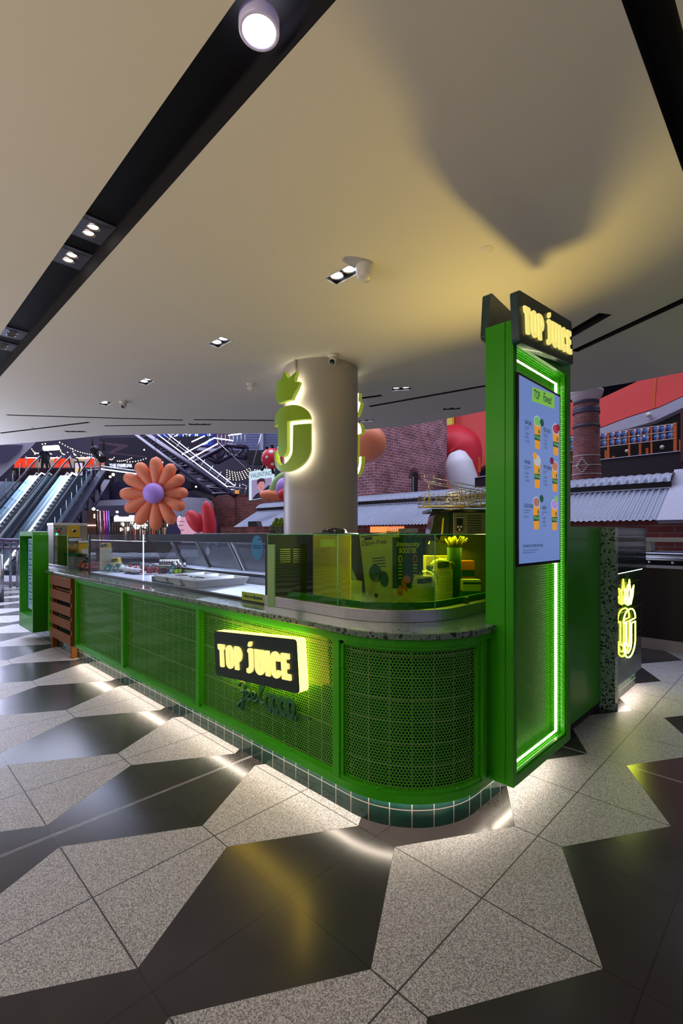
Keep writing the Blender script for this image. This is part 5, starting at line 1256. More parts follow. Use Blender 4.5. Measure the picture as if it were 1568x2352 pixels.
v = PY(578, 1211, 9.3); m = MB(); m.prism([(-.25, 0), (.32, 0), (.22, .20), (-.25, .20)], lambda u, w3, h: Vector((v.x+u, 9.32+h, v.z+w3)), 0, .2); tag(m.build('floodlight_box', BLACK), 'small black box standing on the low brick wall', 'box')
# ---- chimney
ch = thing('brick_chimney', 'round brick chimney with dark bands and a flared pale cap, right of the green tower', 'chimney', (0, 0, 0))
cc = PY(1346, 1227, 12.2); cc.z = 0; k = 11.36/1090; zf = lambda py: EYE-(py-1227)*k
CHB = brick('chimney_brick', (.30, .085, .075), (.20, .06, .06), (.22, .17, .19), .16, .055, mw=.006)
m = MB(); m.lathe([(.33, 2.60), (.315, zf(1100)), (.295, zf(1050)), (.285, zf(980)), (.265, zf(925))], cc, 40, uvr=.3); m.build('shaft', CHB, ch)
BND = mat('blue_brick_band', (.045, .045, .075), .6)
for py, h_, r in ((926, 3, .275), (944.5, 6, .285), (949, 2.5, .292), (981, 3, .292)):
    m = MB(); m.lathe([(r-.02, zf(py+h_)), (r+.004, zf(py+h_)), (r+.004, zf(py-h_)), (r-.02, zf(py-h_))], cc, 40); m.build('dark_band', BND, ch)
PLM = mat('cap_stone', (.50, .40, .42), .7)
m = MB(); m.lathe([(.255, zf(925)), (.30, zf(918)), (.345, zf(911)), (.352, zf(906)), (.362, zf(905)), (.368, zf(900)), (.30, zf(899)), (0, zf(899))], cc, 40); m.build('cap', PLM, ch)
PAL = mat('pale_brick', (.52, .45, .45), .8)
vd = Vector((-cc.x, -cc.y, 0)).normalized(); a0 = math.atan2(vd.y, vd.x)
def chb(dpx, py, r=.320, mt=PAL, par=None):
    a_ = a0+dpx*k/r*1.0; p = Vector((cc.x+r*math.cos(a_), cc.y+r*math.sin(a_), zf(py)))
    return Matrix.Translation(p) @ Matrix.Rotation(a_, 4, 'Z')
m = MB()
for i in range(9):
    for s in (-1, 1):
        t_ = i/8; du = (6*t_ if t_ < .5 else 6*(1-t_))*2*1.9
        m.box(-.01, .012, -.030, .030, -.012, .012, chb(-9+s*du, 1055+36*t_, .325))
m.build('pale_diamond', PAL, ch)
for py, r in ((1049, .296), (1071, .308), (1091, .316)):
    m = MB(); m.lathe([(r, zf(py+1)), (r+.004, zf(py+1)), (r+.004, zf(py-1)), (r, zf(py-1))], cc, 40); m.build('pale_course', PAL, ch)
# ---- red wall, lilac soffit, mezzanine with ball racks
def yprism(pts, y0, y1, nm, mt, par=None, ref=None):
    ref = ref or y0; m = MB(); P = [(PY(px, py, ref).x, PY(px, py, ref).z) for px, py in pts]; m.prism(P, lambda u, v, h: Vector((u, h, v)), y0, y1); return m.build(nm, mt, par)
rw = thing('red_facade', 'huge curved red wall panel above the mezzanine on the right', 'wall', (0, 17, 3))
yprism([(1000, 1130), (1060, 1105), (1110, 1070), (1200, 1028), (1200, 900), (1000, 900)], 21.5, 21.8, 'far_red_panel', RED, rw)
yprism([(1150, 1052), (1190, 1032), (1308, 1001), (1372, 984), (1440, 958), (1512, 935), (1620, 885), (1750, 820), (1750, 700), (1480, 868), (1375, 917), (1300, 925), (1150, 925)], 17.2, 17.5, 'red_panel', RED, rw)
yprism([(1498, 938), (1502, 937), (1508, 860), (1504, 860)], 17.18, 17.2, 'orange_stripe', ORGP, rw)
yprism([(1308, 1003), (1372, 986), (1440, 960), (1512, 937), (1620, 887), (1620, 925), (1568, 936), (1500, 968), (1440, 985), (1372, 998), (1308, 1012)], 16.7, 17.1, 'lilac_soffit', LIL, rw)
yprism([(1020, 978), (1038, 975), (1038, 930), (1020, 930)], 21.2, 21.4, 'yellow_panel', mat('yellow_panel', (.80, .62, .08), .5), rw)
mz = thing('mezzanine', 'dark mezzanine edge with an orange-posted railing racked with coloured balls', 'balcony', (2, 16, 3))
yprism([(1090, 1098), (1308, 1063), (1376, 1056), (1580, 1034), (1580, 1130), (1090, 1180)], 16.0, 16.3, 'dark_fascia', mat('dark_fascia', (.018, .008, .016), .5), mz)
yprism([(1090, 1096), (1308, 1061), (1376, 1054.5), (1580, 1032.5), (1580, 1034.5), (1376, 1056.5), (1308, 1063), (1090, 1098)], 15.95, 16.0, 'pale_edge', LIL, mz)
yprism([(1310, 1060), (1580, 1030), (1580, 925), (1310, 1000)], 17.55, 17.6, 'dark_back', BLACK, mz, 17.55)
def pxz(px, py, y=16.1): return PY(px, py, y)
for px, w_, t_, b_ in ((1101, 3, 1050, 1084), (1308.5, 4, 1006, 1063), (1397, 4, 994, 1054), (1445, 3, 986, 1048), (1496, 3, 979, 1042), (1550.5, 6, 971, 1037)):
    a, b = pxz(px, b_), pxz(px, t_); m = MB(); hw = w_/1090*14.3/2; m.box(a.x-hw, a.x+hw, 16.05, 16.15, a.z, b.z); m.build('orange_post', ORGP, mz)
for px, y_ in ((1392.5, 1035), (1410, 1048), (1471, 1020), (1487, 1030), (1563, 1010)):
    a, b = PY(px, 1052, 17), PY(px, y_, 17); m = MB(); m.box(a.x-.03, a.x+.03, 16.9, 17, a.z-.1, b.z); m.build('rear_orange_post', ORGP, mz)
for e0, e1 in ((1009, 983), (1011.5, 977.5), (1027, 996), (1033, 1006)):
    pass
RAILZ = [PY(1496, y_, 16.1).z for y_ in (981, 997, 1014)]
for z_ in RAILZ:
    m = MB(); m.box(PY(1300, 1100, 16.1).x, PY(1552, 1100, 16.1).x, 16.04, 16.07, z_-.012, z_+.012); m.build('rail', PLM, mz)
bm_ = bpy.data.materials.new('striped_ball'); n, l, b = nodes(bm_); tc = n.new('ShaderNodeTexCoord'); s_ = n.new('ShaderNodeSeparateXYZ'); l.new(tc.outputs['Object'], s_.inputs[0])
rp = n.new('ShaderNodeValToRGB'); rp.color_ramp.interpolation = 'CONSTANT'; e = rp.color_ramp.elements; e[0].color = (.02, .16, .50, 1); e[1].position = .30; e[1].color = (.55, .5, .62, 1); q = e.new(.62); q.color = (.55, .02, .06, 1)
l.new(M_(n, l, 'MULTIPLY_ADD', s_.outputs[0], 5.2, .5), rp.inputs[0]); l.new(rp.outputs[0], b.inputs['Base Color']); b.inputs['Roughness'].default_value = .35
bl = MB(); bl.ball((0, 0, 0), .098, 20, 14); ball = bl.build('striped_ball', bm_); first = True
bays = [('bay left of the chimney', [1314]), ('bay just right of the chimney', [1374, 1388]), ('second bay right of the chimney', [1406, 1421, 1435]), ('third bay right of the chimney', [1455, 1470, 1485]), ('last bay at the right edge', [1507.5, 1523.5, 1540])]
for bn, xs_ in bays:
    for row in range(2):
        for i, px in enumerate(xs_):
            o = ball if first else ball.copy()
            if not first: COL.objects.link(o)
            first = False; p = PY(px, 1100, 16.12); o.location = (p.x, 16.14, (RAILZ[1] if row == 0 else RAILZ[2])+.115); o.rotation_euler = (0, .1, ROT-.2)
            tag(o, 'blue white and red ball, %s in the %s row, %s' % (ORD[i] if len(xs_) > 1 else 'alone', 'upper' if row == 0 else 'lower', bn), 'ball', 'balls racked on the mezzanine rail')
ML = mat('mall_lamp_warm', (1, .9, .7), .3, emis=(1, .80, .50), es=4); MLW = mat('mall_lamp_white', (1, 1, 1), .3, emis=(.9, .92, 1), es=7)
for i, (px, py) in enumerate(((1411, 1005), (1419, 1006), (1432, 1008), (1395, 1014), (1465, 988.5), (1465.5, 1000), (1479, 1002), (1492, 1003))):
    m = MB(); m.ball((0, 0, 0), .022, 8, 6); o = m.build('mezzanine_lamp', ML); o.location = PY(px, py, 16.5); tag(o, 'tiny warm lamp behind the ball rack, %s from left' % ORD[i], 'lamp', 'tiny lamps behind the ball rack')
for px, py, r in ((1439, 1036, .055), (1520, 1027, .06)):
    m = MB(); m.ball((0, 0, 0), r, 14, 10); o = m.build('globe_lamp', mat('globe_white', (.75, .7, .72), .4)); o.location = PY(px, py, 16.8); tag(o, 'pale globe behind the ball rack, %s' % ('near the second bay' if px < 1500 else 'near the right edge'), 'globe')
m = MB(); m.ball(PY(1489, 953, 16.6), .07, 14, 10); tag(m.build('soffit_speaker', CAMW), 'small round speaker under the lilac soffit', 'speaker')
yprism([(1562, 1060), (1620, 1060), (1620, 930), (1562, 940)], 15.9, 16.4, 'end_column', mat('brown_column', (.07, .025, .02), .6), mz)
# ---- inflatables
def infl(name, col, es=.0): return mat(name, col, .5, var=.04)
IO, IR, IW, IG, IPk = infl('inflatable_orange', (.92, .27, .12)), infl('inflatable_red', (.70, .03, .05)), infl('inflatable_white', (.78, .78, .88)), infl('inflatable_green', (.36, .58, .20)), infl('inflatable_lilac', (.50, .30, .80))
def infl_tube(pts, rad, nm, mt, par, n=28):
    m = MB(); P = [G(*p) for p in pts]; # catmull-rom
    Q, R_ = [], []
    for i in range(len(P)-1):
        p0, p1, p2, p3 = P[max(i-1, 0)], P[i], P[i+1], P[min(i+2, len(P)-1)]
        for k in range(6):
            t = k/6; Q.append(.5*((2*p1)+(p2-p0)*t+(2*p0-5*p1+4*p2-p3)*t*t+(3*p1-p0-3*p2+p3)*t**3)); R_.append(rad[i]*(1-t)+rad[i+1]*t)
    Q.append(P[-1]); R_.append(rad[-1]); m.tube(Q, R_, n); return m.build(nm, mt, par)
D = 21; u = D/1090
t = thing('striped_inflatable_arm', 'giant red and white inflatable tentacle curling beside the brick tower', 'inflatable', G(1060, 1130, D))
infl_tube([(1012, 1078, D+1.5), (1014, 1045, D+1.4), (1034, 1018, D+1), (1060, 1030, D+.8), (1066, 1075, D+.8), (1058, 1150, D+1)], [30*u, 40*u, 43*u, 46*u, 38*u, 32*u], 'red_tube', IR, t)
infl_tube([(1049, 1037.5, D-1.6), (1050, 1042, D-1.6), (1053, 1064, D-1.7), (1060, 1092, D-1.7), (1070, 1130, D-1.6), (1076, 1165, D-1.5)], [5*u, 17*u, 28*u, 30*u, 33*u, 34*u], 'white_tip', IW, t)
fl = thing('flower_inflatable', 'huge orange twelve-petalled inflatable flower with a lilac centre', 'inflatable', G(357, 1134, 12))
D = 12; u = D/1090; fc = G(357, 1134, D); FX, FZ = Vector((CA, CB, 0)), Vector((0, 0, 1)); FN = FX.cross(FZ)
PET = [(90, 86, 30), (60, 80, 28), (32, 76, 27), (2, 74, 27), (-27, 74, 29), (-60, 81, 28), (-91, 85, 29), (-122, 84, 30), (-152, 82, 28), (180, 85, 29), (150, 86, 29), (121, 84, 30)]
for i, (an, ln, wd_) in enumerate(PET):
    a = math.radians(an); dr = FX*math.cos(a)+FZ*math.sin(a); L0, L1 = 12, ln
    pts, rr_ = [], []
    for k in range(17):
        t_ = k/16; pts.append(fc+dr*(L0+(L1-L0)*t_)*u-FN*.05+(Vector((0, 0, 0)))); e_ = (.34+.66*math.sin(min(1, t_*1.35)*PI/2)) if t_ < .72 else math.sqrt(max(0, 1-((t_-.72)/.28)**2)); rr_.append(max(.004, e_*wd_/2*u))
    m = MB(); m.tube(pts, rr_, 22); m.build('petal', IO, fl)
m = MB(); m.ball(fc+FN*.13, 23.5*u, 28, 18, (1, .8, 1), Matrix.Rotation(ROT, 4, 'Z')); m.build('centre', IPk, fl)
m = MB(); m.cyl(fc+FZ*(85*u), fc+FZ*2.6, .006, 6); m.build('hanging_cord', BLACK, fl)
D = 11; u = D/1090; t = thing('red_petal_inflatable', 'red inflatable petals rising behind the back counter', 'inflatable', G(465, 1227, D))
for (px, py, an, L_, w_) in ((449, 1197, 128, 40, 36), (478, 1196, 95, 62, 34)):
    c_ = G(px, py, D); a = math.radians(an); dr = FX*math.cos(a)+FZ*math.sin(a); pts = [c_+dr*(k/14-.5)*L_*1.5*u for k in range(15)]
    m = MB(); m.tube(pts, [max(.004, w_/2*u*math.sqrt(max(0, 1-(2*(k/14)**.8-1)**2))) for k in range(15)], 20); m.build('petal', IR, t)
m = MB(); m.ball(G(482, 1224, D), 9*u, 16, 10); m.build('lilac_base', IPk, t)
D = 15; u = D/1090; t = thing('ladybird_inflatable', 'red inflatable ball with white spots and black stub legs, left of the column', 'inflatable', G(624, 1054, D)); c_ = G(624, 1053.5, D)
m = MB(); m.ball(c_, 24*u, 28, 18); m.build('body', IR, t)
for px, py, r in ((625, 1040, 5.2), (615.5, 1053.5, 3.4), (628, 1069, 4), (638, 1053, 4.4), (613, 1073, 3.5), (641, 1036, 4), (603, 1059, 3)):
    v = Vector(((px-624)*u, 0, -(py-1053.5)*u)); dd = FX*v.x+FZ*v.z; rr_ = 24*u; dn = math.sqrt(max(.01, rr_**2-dd.length**2)); nrm = (dd+FN*dn).normalized()
    m = MB(); m.lathe([(r*u, -.004), (r*u*.8, .004), (0, .008)], c_+nrm*rr_*.99, 16, M=nrm.to_track_quat('Z', 'Y').to_matrix().to_4x4()); m.build('spot', IW, t)
for (a_, b_) in (((614, 1033), (611, 1024)), ((626, 1031), (624, 1020)), ((608, 1048), (603, 1039)), ((625, 1076), (628, 1087)), ((606, 1070), (601, 1080))):
    m = MB(); m.cyl(G(*a_, D), G(*b_, D-.1), 3.2*u, 10); m.build('stub_leg', BLACK, t)
D = 16; u = D/1090; t = thing('green_leaf_inflatable', 'green and orange inflatable leaves peeping out left of the column sign', 'inflatable', G(648, 1030, D))
m = MB(); m.ball(G(652, 1010, D), 13*u, 18, 12, (1, 1, 1.3)); m.build('green_lobe', IG, t); m = MB(); m.ball(G(644, 1032, D-.1), 8.5*u, 18, 12, (1, 1, 1.1)); m.build('green_lobe', IG, t); m = MB(); m.ball(G(660, 1010, D-.2), 12*u, 18, 12, (1, 1, 1.4)); m.build('red_lobe', IR, t)
D = 14.5; u = D/1090; t = thing('boot_inflatable', 'orange inflatable shape with a green stalk on the brick wall left of the column', 'inflatable', G(620, 1145, D))
infl_tube([(598, 1139, D), (606, 1137, D), (622, 1136, D), (640, 1137, D), (668, 1139, D)], [6*u, 10.5*u, 12*u, 12*u, 11*u], 'orange_body', IO, t)
infl_tube([(625, 1132, D), (628, 1120, D), (637, 1104, D), (652, 1093, D), (680, 1088, D)], [9*u, 9*u, 9.5*u, 9.5*u, 9*u], 'green_stalk', IG, t)
m = MB(); m.ball(G(652, 1122, D-.5), 18*u, 22, 14, (1, 1, 1.35)); m.build('lilac_ball', IPk, t); m = MB(); m.ball(G(655, 1136, D-.62), 17*u, 18, 12, (1, 1, .9)); m.build('red_patch', IR, t)
D = 12.5; u = D/1090; t = thing('orange_ball_inflatable', 'big orange inflatable ball right of the column with a white patch', 'inflatable', G(845, 1020, D))
m = MB(); m.ball(G(840, 1018, D), 46*u, 32, 22, (1.03, 1, .95)); m.build('ball', IO, t)
c_ = G(840, 1018, D); nrm = (FX*-.22+FZ*.55+FN*.8).normalized(); m = MB(); m.lathe([(11*u, -.008), (9*u, .006), (0, .012)], c_+nrm*46*u*.975, 20, M=nrm.to_track_quat('Z', 'Y').to_matrix().to_4x4()); m.build('white_patch', IW, t)
# ---- escalators
DIR = Vector((-.062, 1.0, .83)); 
def EP(r, t_, up=0): return H(r+DIR.x*t_, 15.8+t_, DIR.z*t_+up)       # t along the run, 0..4.6
TOP = 4.6
STEP = mat('escalator_step', (.10, .13, .16), .4, .5); CLAD = mat('escalator_cladding', (.40, .52, .62), .2, .7, var=.2, scale=2); HRL = mat('handrail_rubber', (.03, .03, .06), .3)
SKL = mat('escalator_skirt_light', (1, 1, 1), .4, emis=(.88, .90, 1), es=5.5)
def escalator(r0, label, lightw):
    t = thing('escalator', label, 'escalator', EP(r0, 0)); W_ = .74
    m = MB(); n_ = 26
    for i in range(n_):
        t0, t1 = TOP*i/n_, TOP*(i+1)/n_; z0_, z1_ = DIR.z*t0, DIR.z*t1
        a, b = EP(r0, t0), EP(r0+W_, t0); m.quad(a, b, b+Vector((0, 0, z1_-z0_)), a+Vector((0, 0, z1_-z0_))); c, d_ = EP(r0+W_, t1), EP(r0, t1); m.quad(a+Vector((0, 0, z1_-z0_)), b+Vector((0, 0, z1_-z0_)), c, d_)
    m.quad(EP(r0, -1.2).xy.to_3d()+Vector((0, 0, .01)), EP(r0+W_, -1.2).xy.to_3d()+Vector((0, 0, .01)), EP(r0+W_, 0), EP(r0, 0))
    a, b = EP(r0, TOP), EP(r0+W_, TOP); bk = H(0, 1.6, 0); m.quad(a, b, b+bk, a+bk); m.build('steps', STEP, t)
    m = MB(); m.tube([EP(r0-.03, .0, .10), EP(r0-.03, TOP-.25, .12), EP(r0-.02, TOP+.1, .10), EP(r0, TOP+.1, .04)+H(0, .3, 0)], lightw, 8); m.build('skirt_light', SKL, t)
    for rr_, nm in ((r0-.12, 'left'), (r0+W_+.08, 'right')):
        m = MB(); m.quad(EP(rr_, -.6, .45), EP(rr_, TOP+.1, .05), EP(rr_, TOP+.1, .78), EP(rr_, 0, .78)); m.build('glass_balustrade', HGL, t)
        m = MB(); m.tube([EP(rr_, -.7, .6+.5), EP(rr_, -.2, .9), EP(rr_, .3, .80), EP(rr_, TOP-.3, .82), EP(rr_, TOP+.15, .78), EP(rr_, TOP+.15, .72)+H(0, .55, .03), EP(rr_, TOP+.15, .40)+H(0, .75, 0), EP(rr_, TOP+.15, .1)+H(0, .62, 0)], .032, 8); m.build('handrail', HRL, t)
    m = MB(); m.quad(EP(r0-.48, -.4, .06), EP(r0-.05, -.4, .06), EP(r0-.05, TOP, .06), EP(r0-.48, TOP, .06)); m.quad(EP(r0-.48, -.4, .06), EP(r0-.48, TOP, .06), EP(r0-.48, TOP, -.5), EP(r0-.48, -.4, -.5)); m.build('deck_cladding', CLAD, t)
    return t
RE2, RE1 = Rr(164, 20.4)-DIR.x*TOP, Rr(93, 20.4)-DIR.x*TOP
e2 = escalator(RE2, 'right escalator with a broad white light line, behind the green menu stand', .035)
e1 = escalator(RE1, 'left escalator with a thinner white light line at the picture edge', .022)
t = thing('escalator_truss', 'dark plum steel truss and posted glass rail along the right escalator', 'truss', EP(RE2+1.0, 0)); rt = RE2+1.02
m = MB(); m.prism([(0, 0), (TOP+.4, 0), (TOP+.4, .13), (0, .13)], lambda a, b, h: EP(rt+h, a, b-.1), 0, .28); m.build('top_chord', DP, t)
m = MB(); m.prism([(1.0, 0), (TOP+.9, 0), (TOP+.9, .09), (1.0, .09)], lambda a, b, h: EP(rt+h, a, b-.85), 0, .28); m.build('bottom_chord', DP, t)
for i in range(8):
    a = .4+i*.56; m = MB(); m.tube([EP(rt+.1, a, -.04), EP(rt+.1, a+.5, -.8)], .045, 4); m.build('web_brace', DP, t)
    m = MB(); m.tube([EP(rt+.1, a+.5, -.8), EP(rt+.1, a+.56, -.04)], .035, 4); m.build('web_brace', DP, t)
for i in range(13):
    a = .2+i*.40; m = MB(); m.tube([EP(rt, a, -.05), EP(rt, a, .82)], .020, 6); m.build('rail_post', STEELR, t)
m = MB(); m.quad(EP(rt, 0, .08), EP(rt, TOP+.5, .08), EP(rt, TOP+.5, .75), EP(rt, 0, .75)); m.build('rail_glass', HGL, t)
m = MB(); m.quad(EP(rt-.12, 0, .05), EP(rt-.12, TOP, .05), EP(rt-.12, TOP, .32), EP(rt-.12, 0, .32)); m.build('white_skirting', mat('lilac_white', (.62, .64, .80), .5), t)
t = thing('stair_rail', 'glass rail on steel posts left of the left escalator', 'railing', EP(RE1-.7, 0))
for i in range(9):
    a = 1.2+i*.45; m = MB(); m.tube([EP(RE1-.75, a, -.1), EP(RE1-.75, a, .75)], .022, 6); m.build('rail_post', STEELR, t)
m = MB(); m.quad(EP(RE1-.75, 0, .05), EP(RE1-.75, TOP, .05), EP(RE1-.75, TOP, .7), EP(RE1-.75, 0, .7)); m.build('rail_glass', HGL, t)
m = MB(); m.quad(EP(RE1-2.6, 0, -.2), EP(RE1-.8, 0, -.2), EP(RE1-.8, TOP, -.2), EP(RE1-2.6, TOP, -.2)); m.build('stair_flight', mat('grey_stair', (.10, .11, .15), .7), t)
# upper landing
t = thing('upper_landing', 'upper shop level at the head of the escalators with a red and white band', 'landing', H(-12, 21.5, 3.6))
m = MB(); m.box(-4.5, 5.2, 0, 6, -.35, 0, Matrix.Translation(H(-12.2, 22.1, 3.80)) @ Matrix.Rotation(ROT, 4, 'Z')); m.build('slab', DP, t)
D = 26; F = face_frame(G(143, 1062, D)); u = D/1090
m = MB(); m.prism(rect(-110*u, 95*u, -12*u, 9*u), lambda a, b, c: F @ Vector((a, b, c)), -.1, 0); m.build('white_band', mat('shop_white_band', (.65, .55, .45), .5, emis=(1, .6, .35), es=.12), t)
SR = mat('shop_red_lit', (.75, .03, .01), .5, emis=(1, .05, .01), es=.9)
for a, b in ((-110, -58), (-22, 18), (55, 75), (82, 95)):
    m = MB(); m.prism([(a*u, -12*u), ((b-6)*u, -12*u), (b*u, 9*u), ((a+5)*u, 9*u)], lambda q, w_, c: F @ Vector((q, w_, c)), .001, .03); m.build('red_panel', SR, t)
for a in (-84, -30, 32, 60):
    m = MB(); m.prism(rect(a*u, (a+26)*u, 9.5*u, 11*u), lambda q, w_, c: F @ Vector((q, w_, c)), .02, .06); m.build('warm_strip_light', ML, t)
m = MB(); m.prism(rect(-125*u, 110*u, -45*u, -12*u), lambda a, b, c: F @ Vector((a, b, c)), -.4, -.3); m.build('dark_shop_interior', mat('maroon_dark', (.04, .008, .012), .7), t)
t = thing('lit_advert', 'upright lit advert screen at the head of the right escalator', 'screen', G(181, 1078, 22.5)); F = face_frame(G(181, 1078, 22.3)); u = 22.3/1090
m = MB(); m.prism(rect(-11*u, 11*u, -18*u, 18*u), lambda a, b, c: F @ Vector((a, b, c)), -.1, 0); m.build('frame', BLACK, t)
m = MB(); m.prism(rect(-8.5*u, 8.5*u, -14*u, 15*u), lambda a, b, c: F @ Vector((a, b, c)), .0, .01); m.build('picture', emi('advert_pink', (.75, .62, .85), 1), t)
m = MB(); m.prism(rounded([(-7*u, -8*u), (6*u, -4*u), (4*u, 8*u), (-2*u, 2*u)], 3*u), lambda a, b, c: F @ Vector((a, b, c)), .01, .02); m.build('yellow_print', emi('advert_yellow', (.9, .6, .1), 1), t)
# shopper at the top of the left escalator
def person(px, d, zf_, label, Hh=1.45):
    v = GZ(px, d, zf_); t = thing('person', label, 'person', v); S = Hh/1.75; X, Z = FX*S, FZ*S; Y = -FN*S
    def skin(vs, es, rad, nm, mt, par=t):
        me = bpy.data.meshes.new(nm); me.from_pydata([tuple(v+X*a+Y*b+Z*c) for a, b, c in vs], es, []); o = bpy.data.objects.new(nm, me); COL.objects.link(o)
        sk = o.modifiers.new('skin', 'SKIN'); 
        for i, r in enumerate(rad): me.skin_vertices[0].data[i].radius = (r[0]*S, r[1]*S) if isinstance(r, tuple) else (r*S, r*S)
        me.skin_vertices[0].data[0].use_root = True; ss = o.modifiers.new('sub', 'SUBSURF'); ss.levels = 1; ss.render_levels = 2
        me.materials.append(mt); o.parent = par; o.location = -world_loc(par); return o
    vs = [(0, 0, .95), (0, .01, 1.15), (0, 0, 1.38), (0, 0, 1.50), (0, -.01, 1.60), (0, -.01, 1.70),
          (-.10, 0, .88), (-.11, -.03, .50), (-.11, 0, .09), (-.12, -.13, .04), (.10, 0, .88), (.12, .06, .50), (.12, .10, .10), (.13, -.03, .05),
          (-.20, 0, 1.40), (-.25, .03, 1.12), (-.22, -.08, .90), (.20, 0, 1.40), (.26, .03, 1.12), (.24, -.07, .90), (-.215, -.10, .82), (.235, -.09, .82)]
    es = [(0, 1), (1, 2), (2, 3), (3, 4), (4, 5), (0, 6), (6, 7), (7, 8), (8, 9), (0, 10), (10, 11), (11, 12), (12, 13), (2, 14), (14, 15), (15, 16), (2, 17), (17, 18), (18, 19), (16, 20), (19, 21)]
    rad = [(.15, .11), (.14, .10), (.16, .11), .055, (.085, .10), (.07, .085), .085, .058, .045, .04, .085, .058, .045, .04, .055, .042, .032, .055, .042, .032, .035, .035]
    skin(vs, es, rad, 'body', mat('dark_clothes', (.012, .012, .02), .8))
    skin([(0, -.01, 1.60), (0, -.015, 1.69)], [(0, 1)], [(.088, .102), (.078, .092)], 'head', mat('shaded_skin', (.25, .13, .09), .6))
    m = MB(); m.ball(v+Z*1.69+Y*.02, .098*S, 14, 10, (1, 1, .75)); m.build('hair', BLACK, t)
person(102, 20.9, 3.82, 'person in dark clothes riding at the top of the left escalator')
# pale stair soffit in the top left corner
t = thing('pale_staircase', 'pale lilac sloping stair soffit in the upper left corner of the hall', 'staircase', G(20, 1060, 18)); 
P = [(-60, 1110), (-20, 1110), (3, 1093), (78, 1021), (100, 990), (-60, 990)]
m = MB(); m.prism(P, lambda a, b, h: G(a, b, 17.5+h), 0, 1.2); m.build('soffit', mat('pale_lilac_soffit', (.55, .55, .68), .6), t)
m = MB(); m.prism([(-40, 1060), (5, 1064), (13, 1062), (26, 1050), (45, 1036), (52, 1022), (-40, 1022)], lambda a, b, h: G(a, b, 17.4+h), 0, .09); m.build('slatted_screen', mat('plum_slats', (.12, .11, .20), .6), t)
# string lights
cord = mat('festoon_cord', (.02, .015, .01), .6)
bb = MB(); bb.ball((0, 0, 0), .024, 8, 6); bulb0 = [bb.build('bulb', ML)]; used = [False]
def festoon(a, b, d0, d1, n, sag, label):
    A_, B_ = G(*a, d0), G(*b, d1); t = thing('string_lights', label, 'string lights', A_, 'warm string lights across the hall'); P = []
    for i in range(n):
        f = i/(n-1); p = A_.lerp(B_, f); p.z -= sag*math.sin(PI*f); P.append(p)
    m = MB(); m.tube(P, .006, 4); m.build('cord', cord, t)
    for p in P:
        o = bulb0[0] if not used[0] else bulb0[0].copy()
        if used[0]: COL.objects.link(o)
        used[0] = True; o.parent = t; o.location = p-A_
for i, (a, b, n_) in enumerate((((70, 1027), (88, 1041), 8), ((97, 1020), (118, 1043), 9), ((134, 1025), (148, 1044), 7), ((166, 1031), (174, 1045), 6), ((137, 1016), (210, 1044), 14), ((104, 1019), (215, 1052), 8), ((80, 1043), (205, 1049), 9))):
    festoon(a, b, 21, 24, n_, .1, 'warm string of bulbs above the escalators, %s from left' % ORD[i])
for i, (a, b, n_) in enumerate((((252, 1055), (262, 1051), 4), ((270, 1059), (302, 1052), 8), ((292, 1061), (335, 1053), 8))):
    festoon(a, b, 22, 23, n_, .05, 'short warm string of bulbs left of the orange flower, %s from left' % ORD[i])
for i in range(5):
    festoon((521, 1080+5*i), (572+3*i, 1076+3.2*i), 24, 25, 10, .16, 'string of bulbs left of the lit poster, %s from the top' % ORD[i])
festoon((585, 1079), (612, 1075), 24, 25, 6, .05, 'string of bulbs just above the lit poster')
# stair trusses with lit rails
def beam(a, b, da, db, r, nm, mt, par): m = MB(); m.tube([G(*a, da), G(*b, db)], r, 4); return m.build(nm, mt, par)
RL = mat('rail_led_line', (1, 1, 1), .4, emis=(.62, .74, 1), es=6)
t = thing('stair_truss', 'long plum truss staircase with lit glass rails descending to the right', 'staircase', G(440, 1080, 22))
f = lambda s: 26-6*s
for (a, b, r, nm, mt) in (((318, 985), (540, 1138), .14, 'top_chord', DP), ((300, 990), (495, 1138), .10, 'bottom_chord', DP)):
    beam(a, b, 26, 20, r, nm, mt, t)
beam((345, 985), (523, 1119), 25.8, 19.9, .022, 'lit_rail', RL, t); beam((370, 985), (539, 1116), 25.6, 19.8, .018, 'lit_rail', RL, t); beam((352, 980), (526, 1112), 25.6, 19.85, .010, 'thin_rail', STEELR, t)
for i in range(9):
    s = i/8; a = (330+200*s, 993+140*s); b = (322+165*s, 1006+128*s); beam(a, b, f(s), f(s), .05, 'web_brace', DP, t)
    if i < 8: s2 = (i+.5)/8; beam(b, (330+200*s2, 993+140*s2), f(s), f(s2), .045, 'web_brace', DP, t)
for i in range(9):
    s = .12+i/9.5; p = (345+178*s, 985+134*s); beam((p[0]-3, p[1]+4), (p[0]+11, p[1]-16), f(s), f(s), .022, 'rail_post', STEELR, t)
t = thing('landing_truss', 'second plum truss landing with lit handrails behind the descending stair', 'staircase', G(520, 1045, 27))
for a, b in (((400, 1085), (478, 1046)), ((478, 1046), (522, 1022)), ((522, 1022), (567, 1028)), ((478, 1051), (498, 1063)), ((498, 1063), (530, 1046)), ((530, 1046), (567, 1053)), ((567, 1026), (567, 1054))): beam(a, b, 27, 27, .12, 'chord', DP, t)
for a, b in (((484, 1044), (496, 1062)), ((500, 1034), (508, 1058)), ((522, 1024), (524, 1048)), ((522, 1024), (505, 1059)), ((530, 1025), (538, 1047)), ((560, 1030), (544, 1048)), ((508, 1032), (498, 1062))): beam(a, b, 27, 27, .06, 'web_brace', DP, t)
for a, b in (((418, 1044), (492, 1006)), ((434, 1055), (500, 1019)), ((492, 1006), (535, 1012)), ((440, 1015), (470, 1001)), ((524, 1000), (555, 996))): beam(a, b, 26.8, 26.8, .030, 'lit_rail', RL, t)
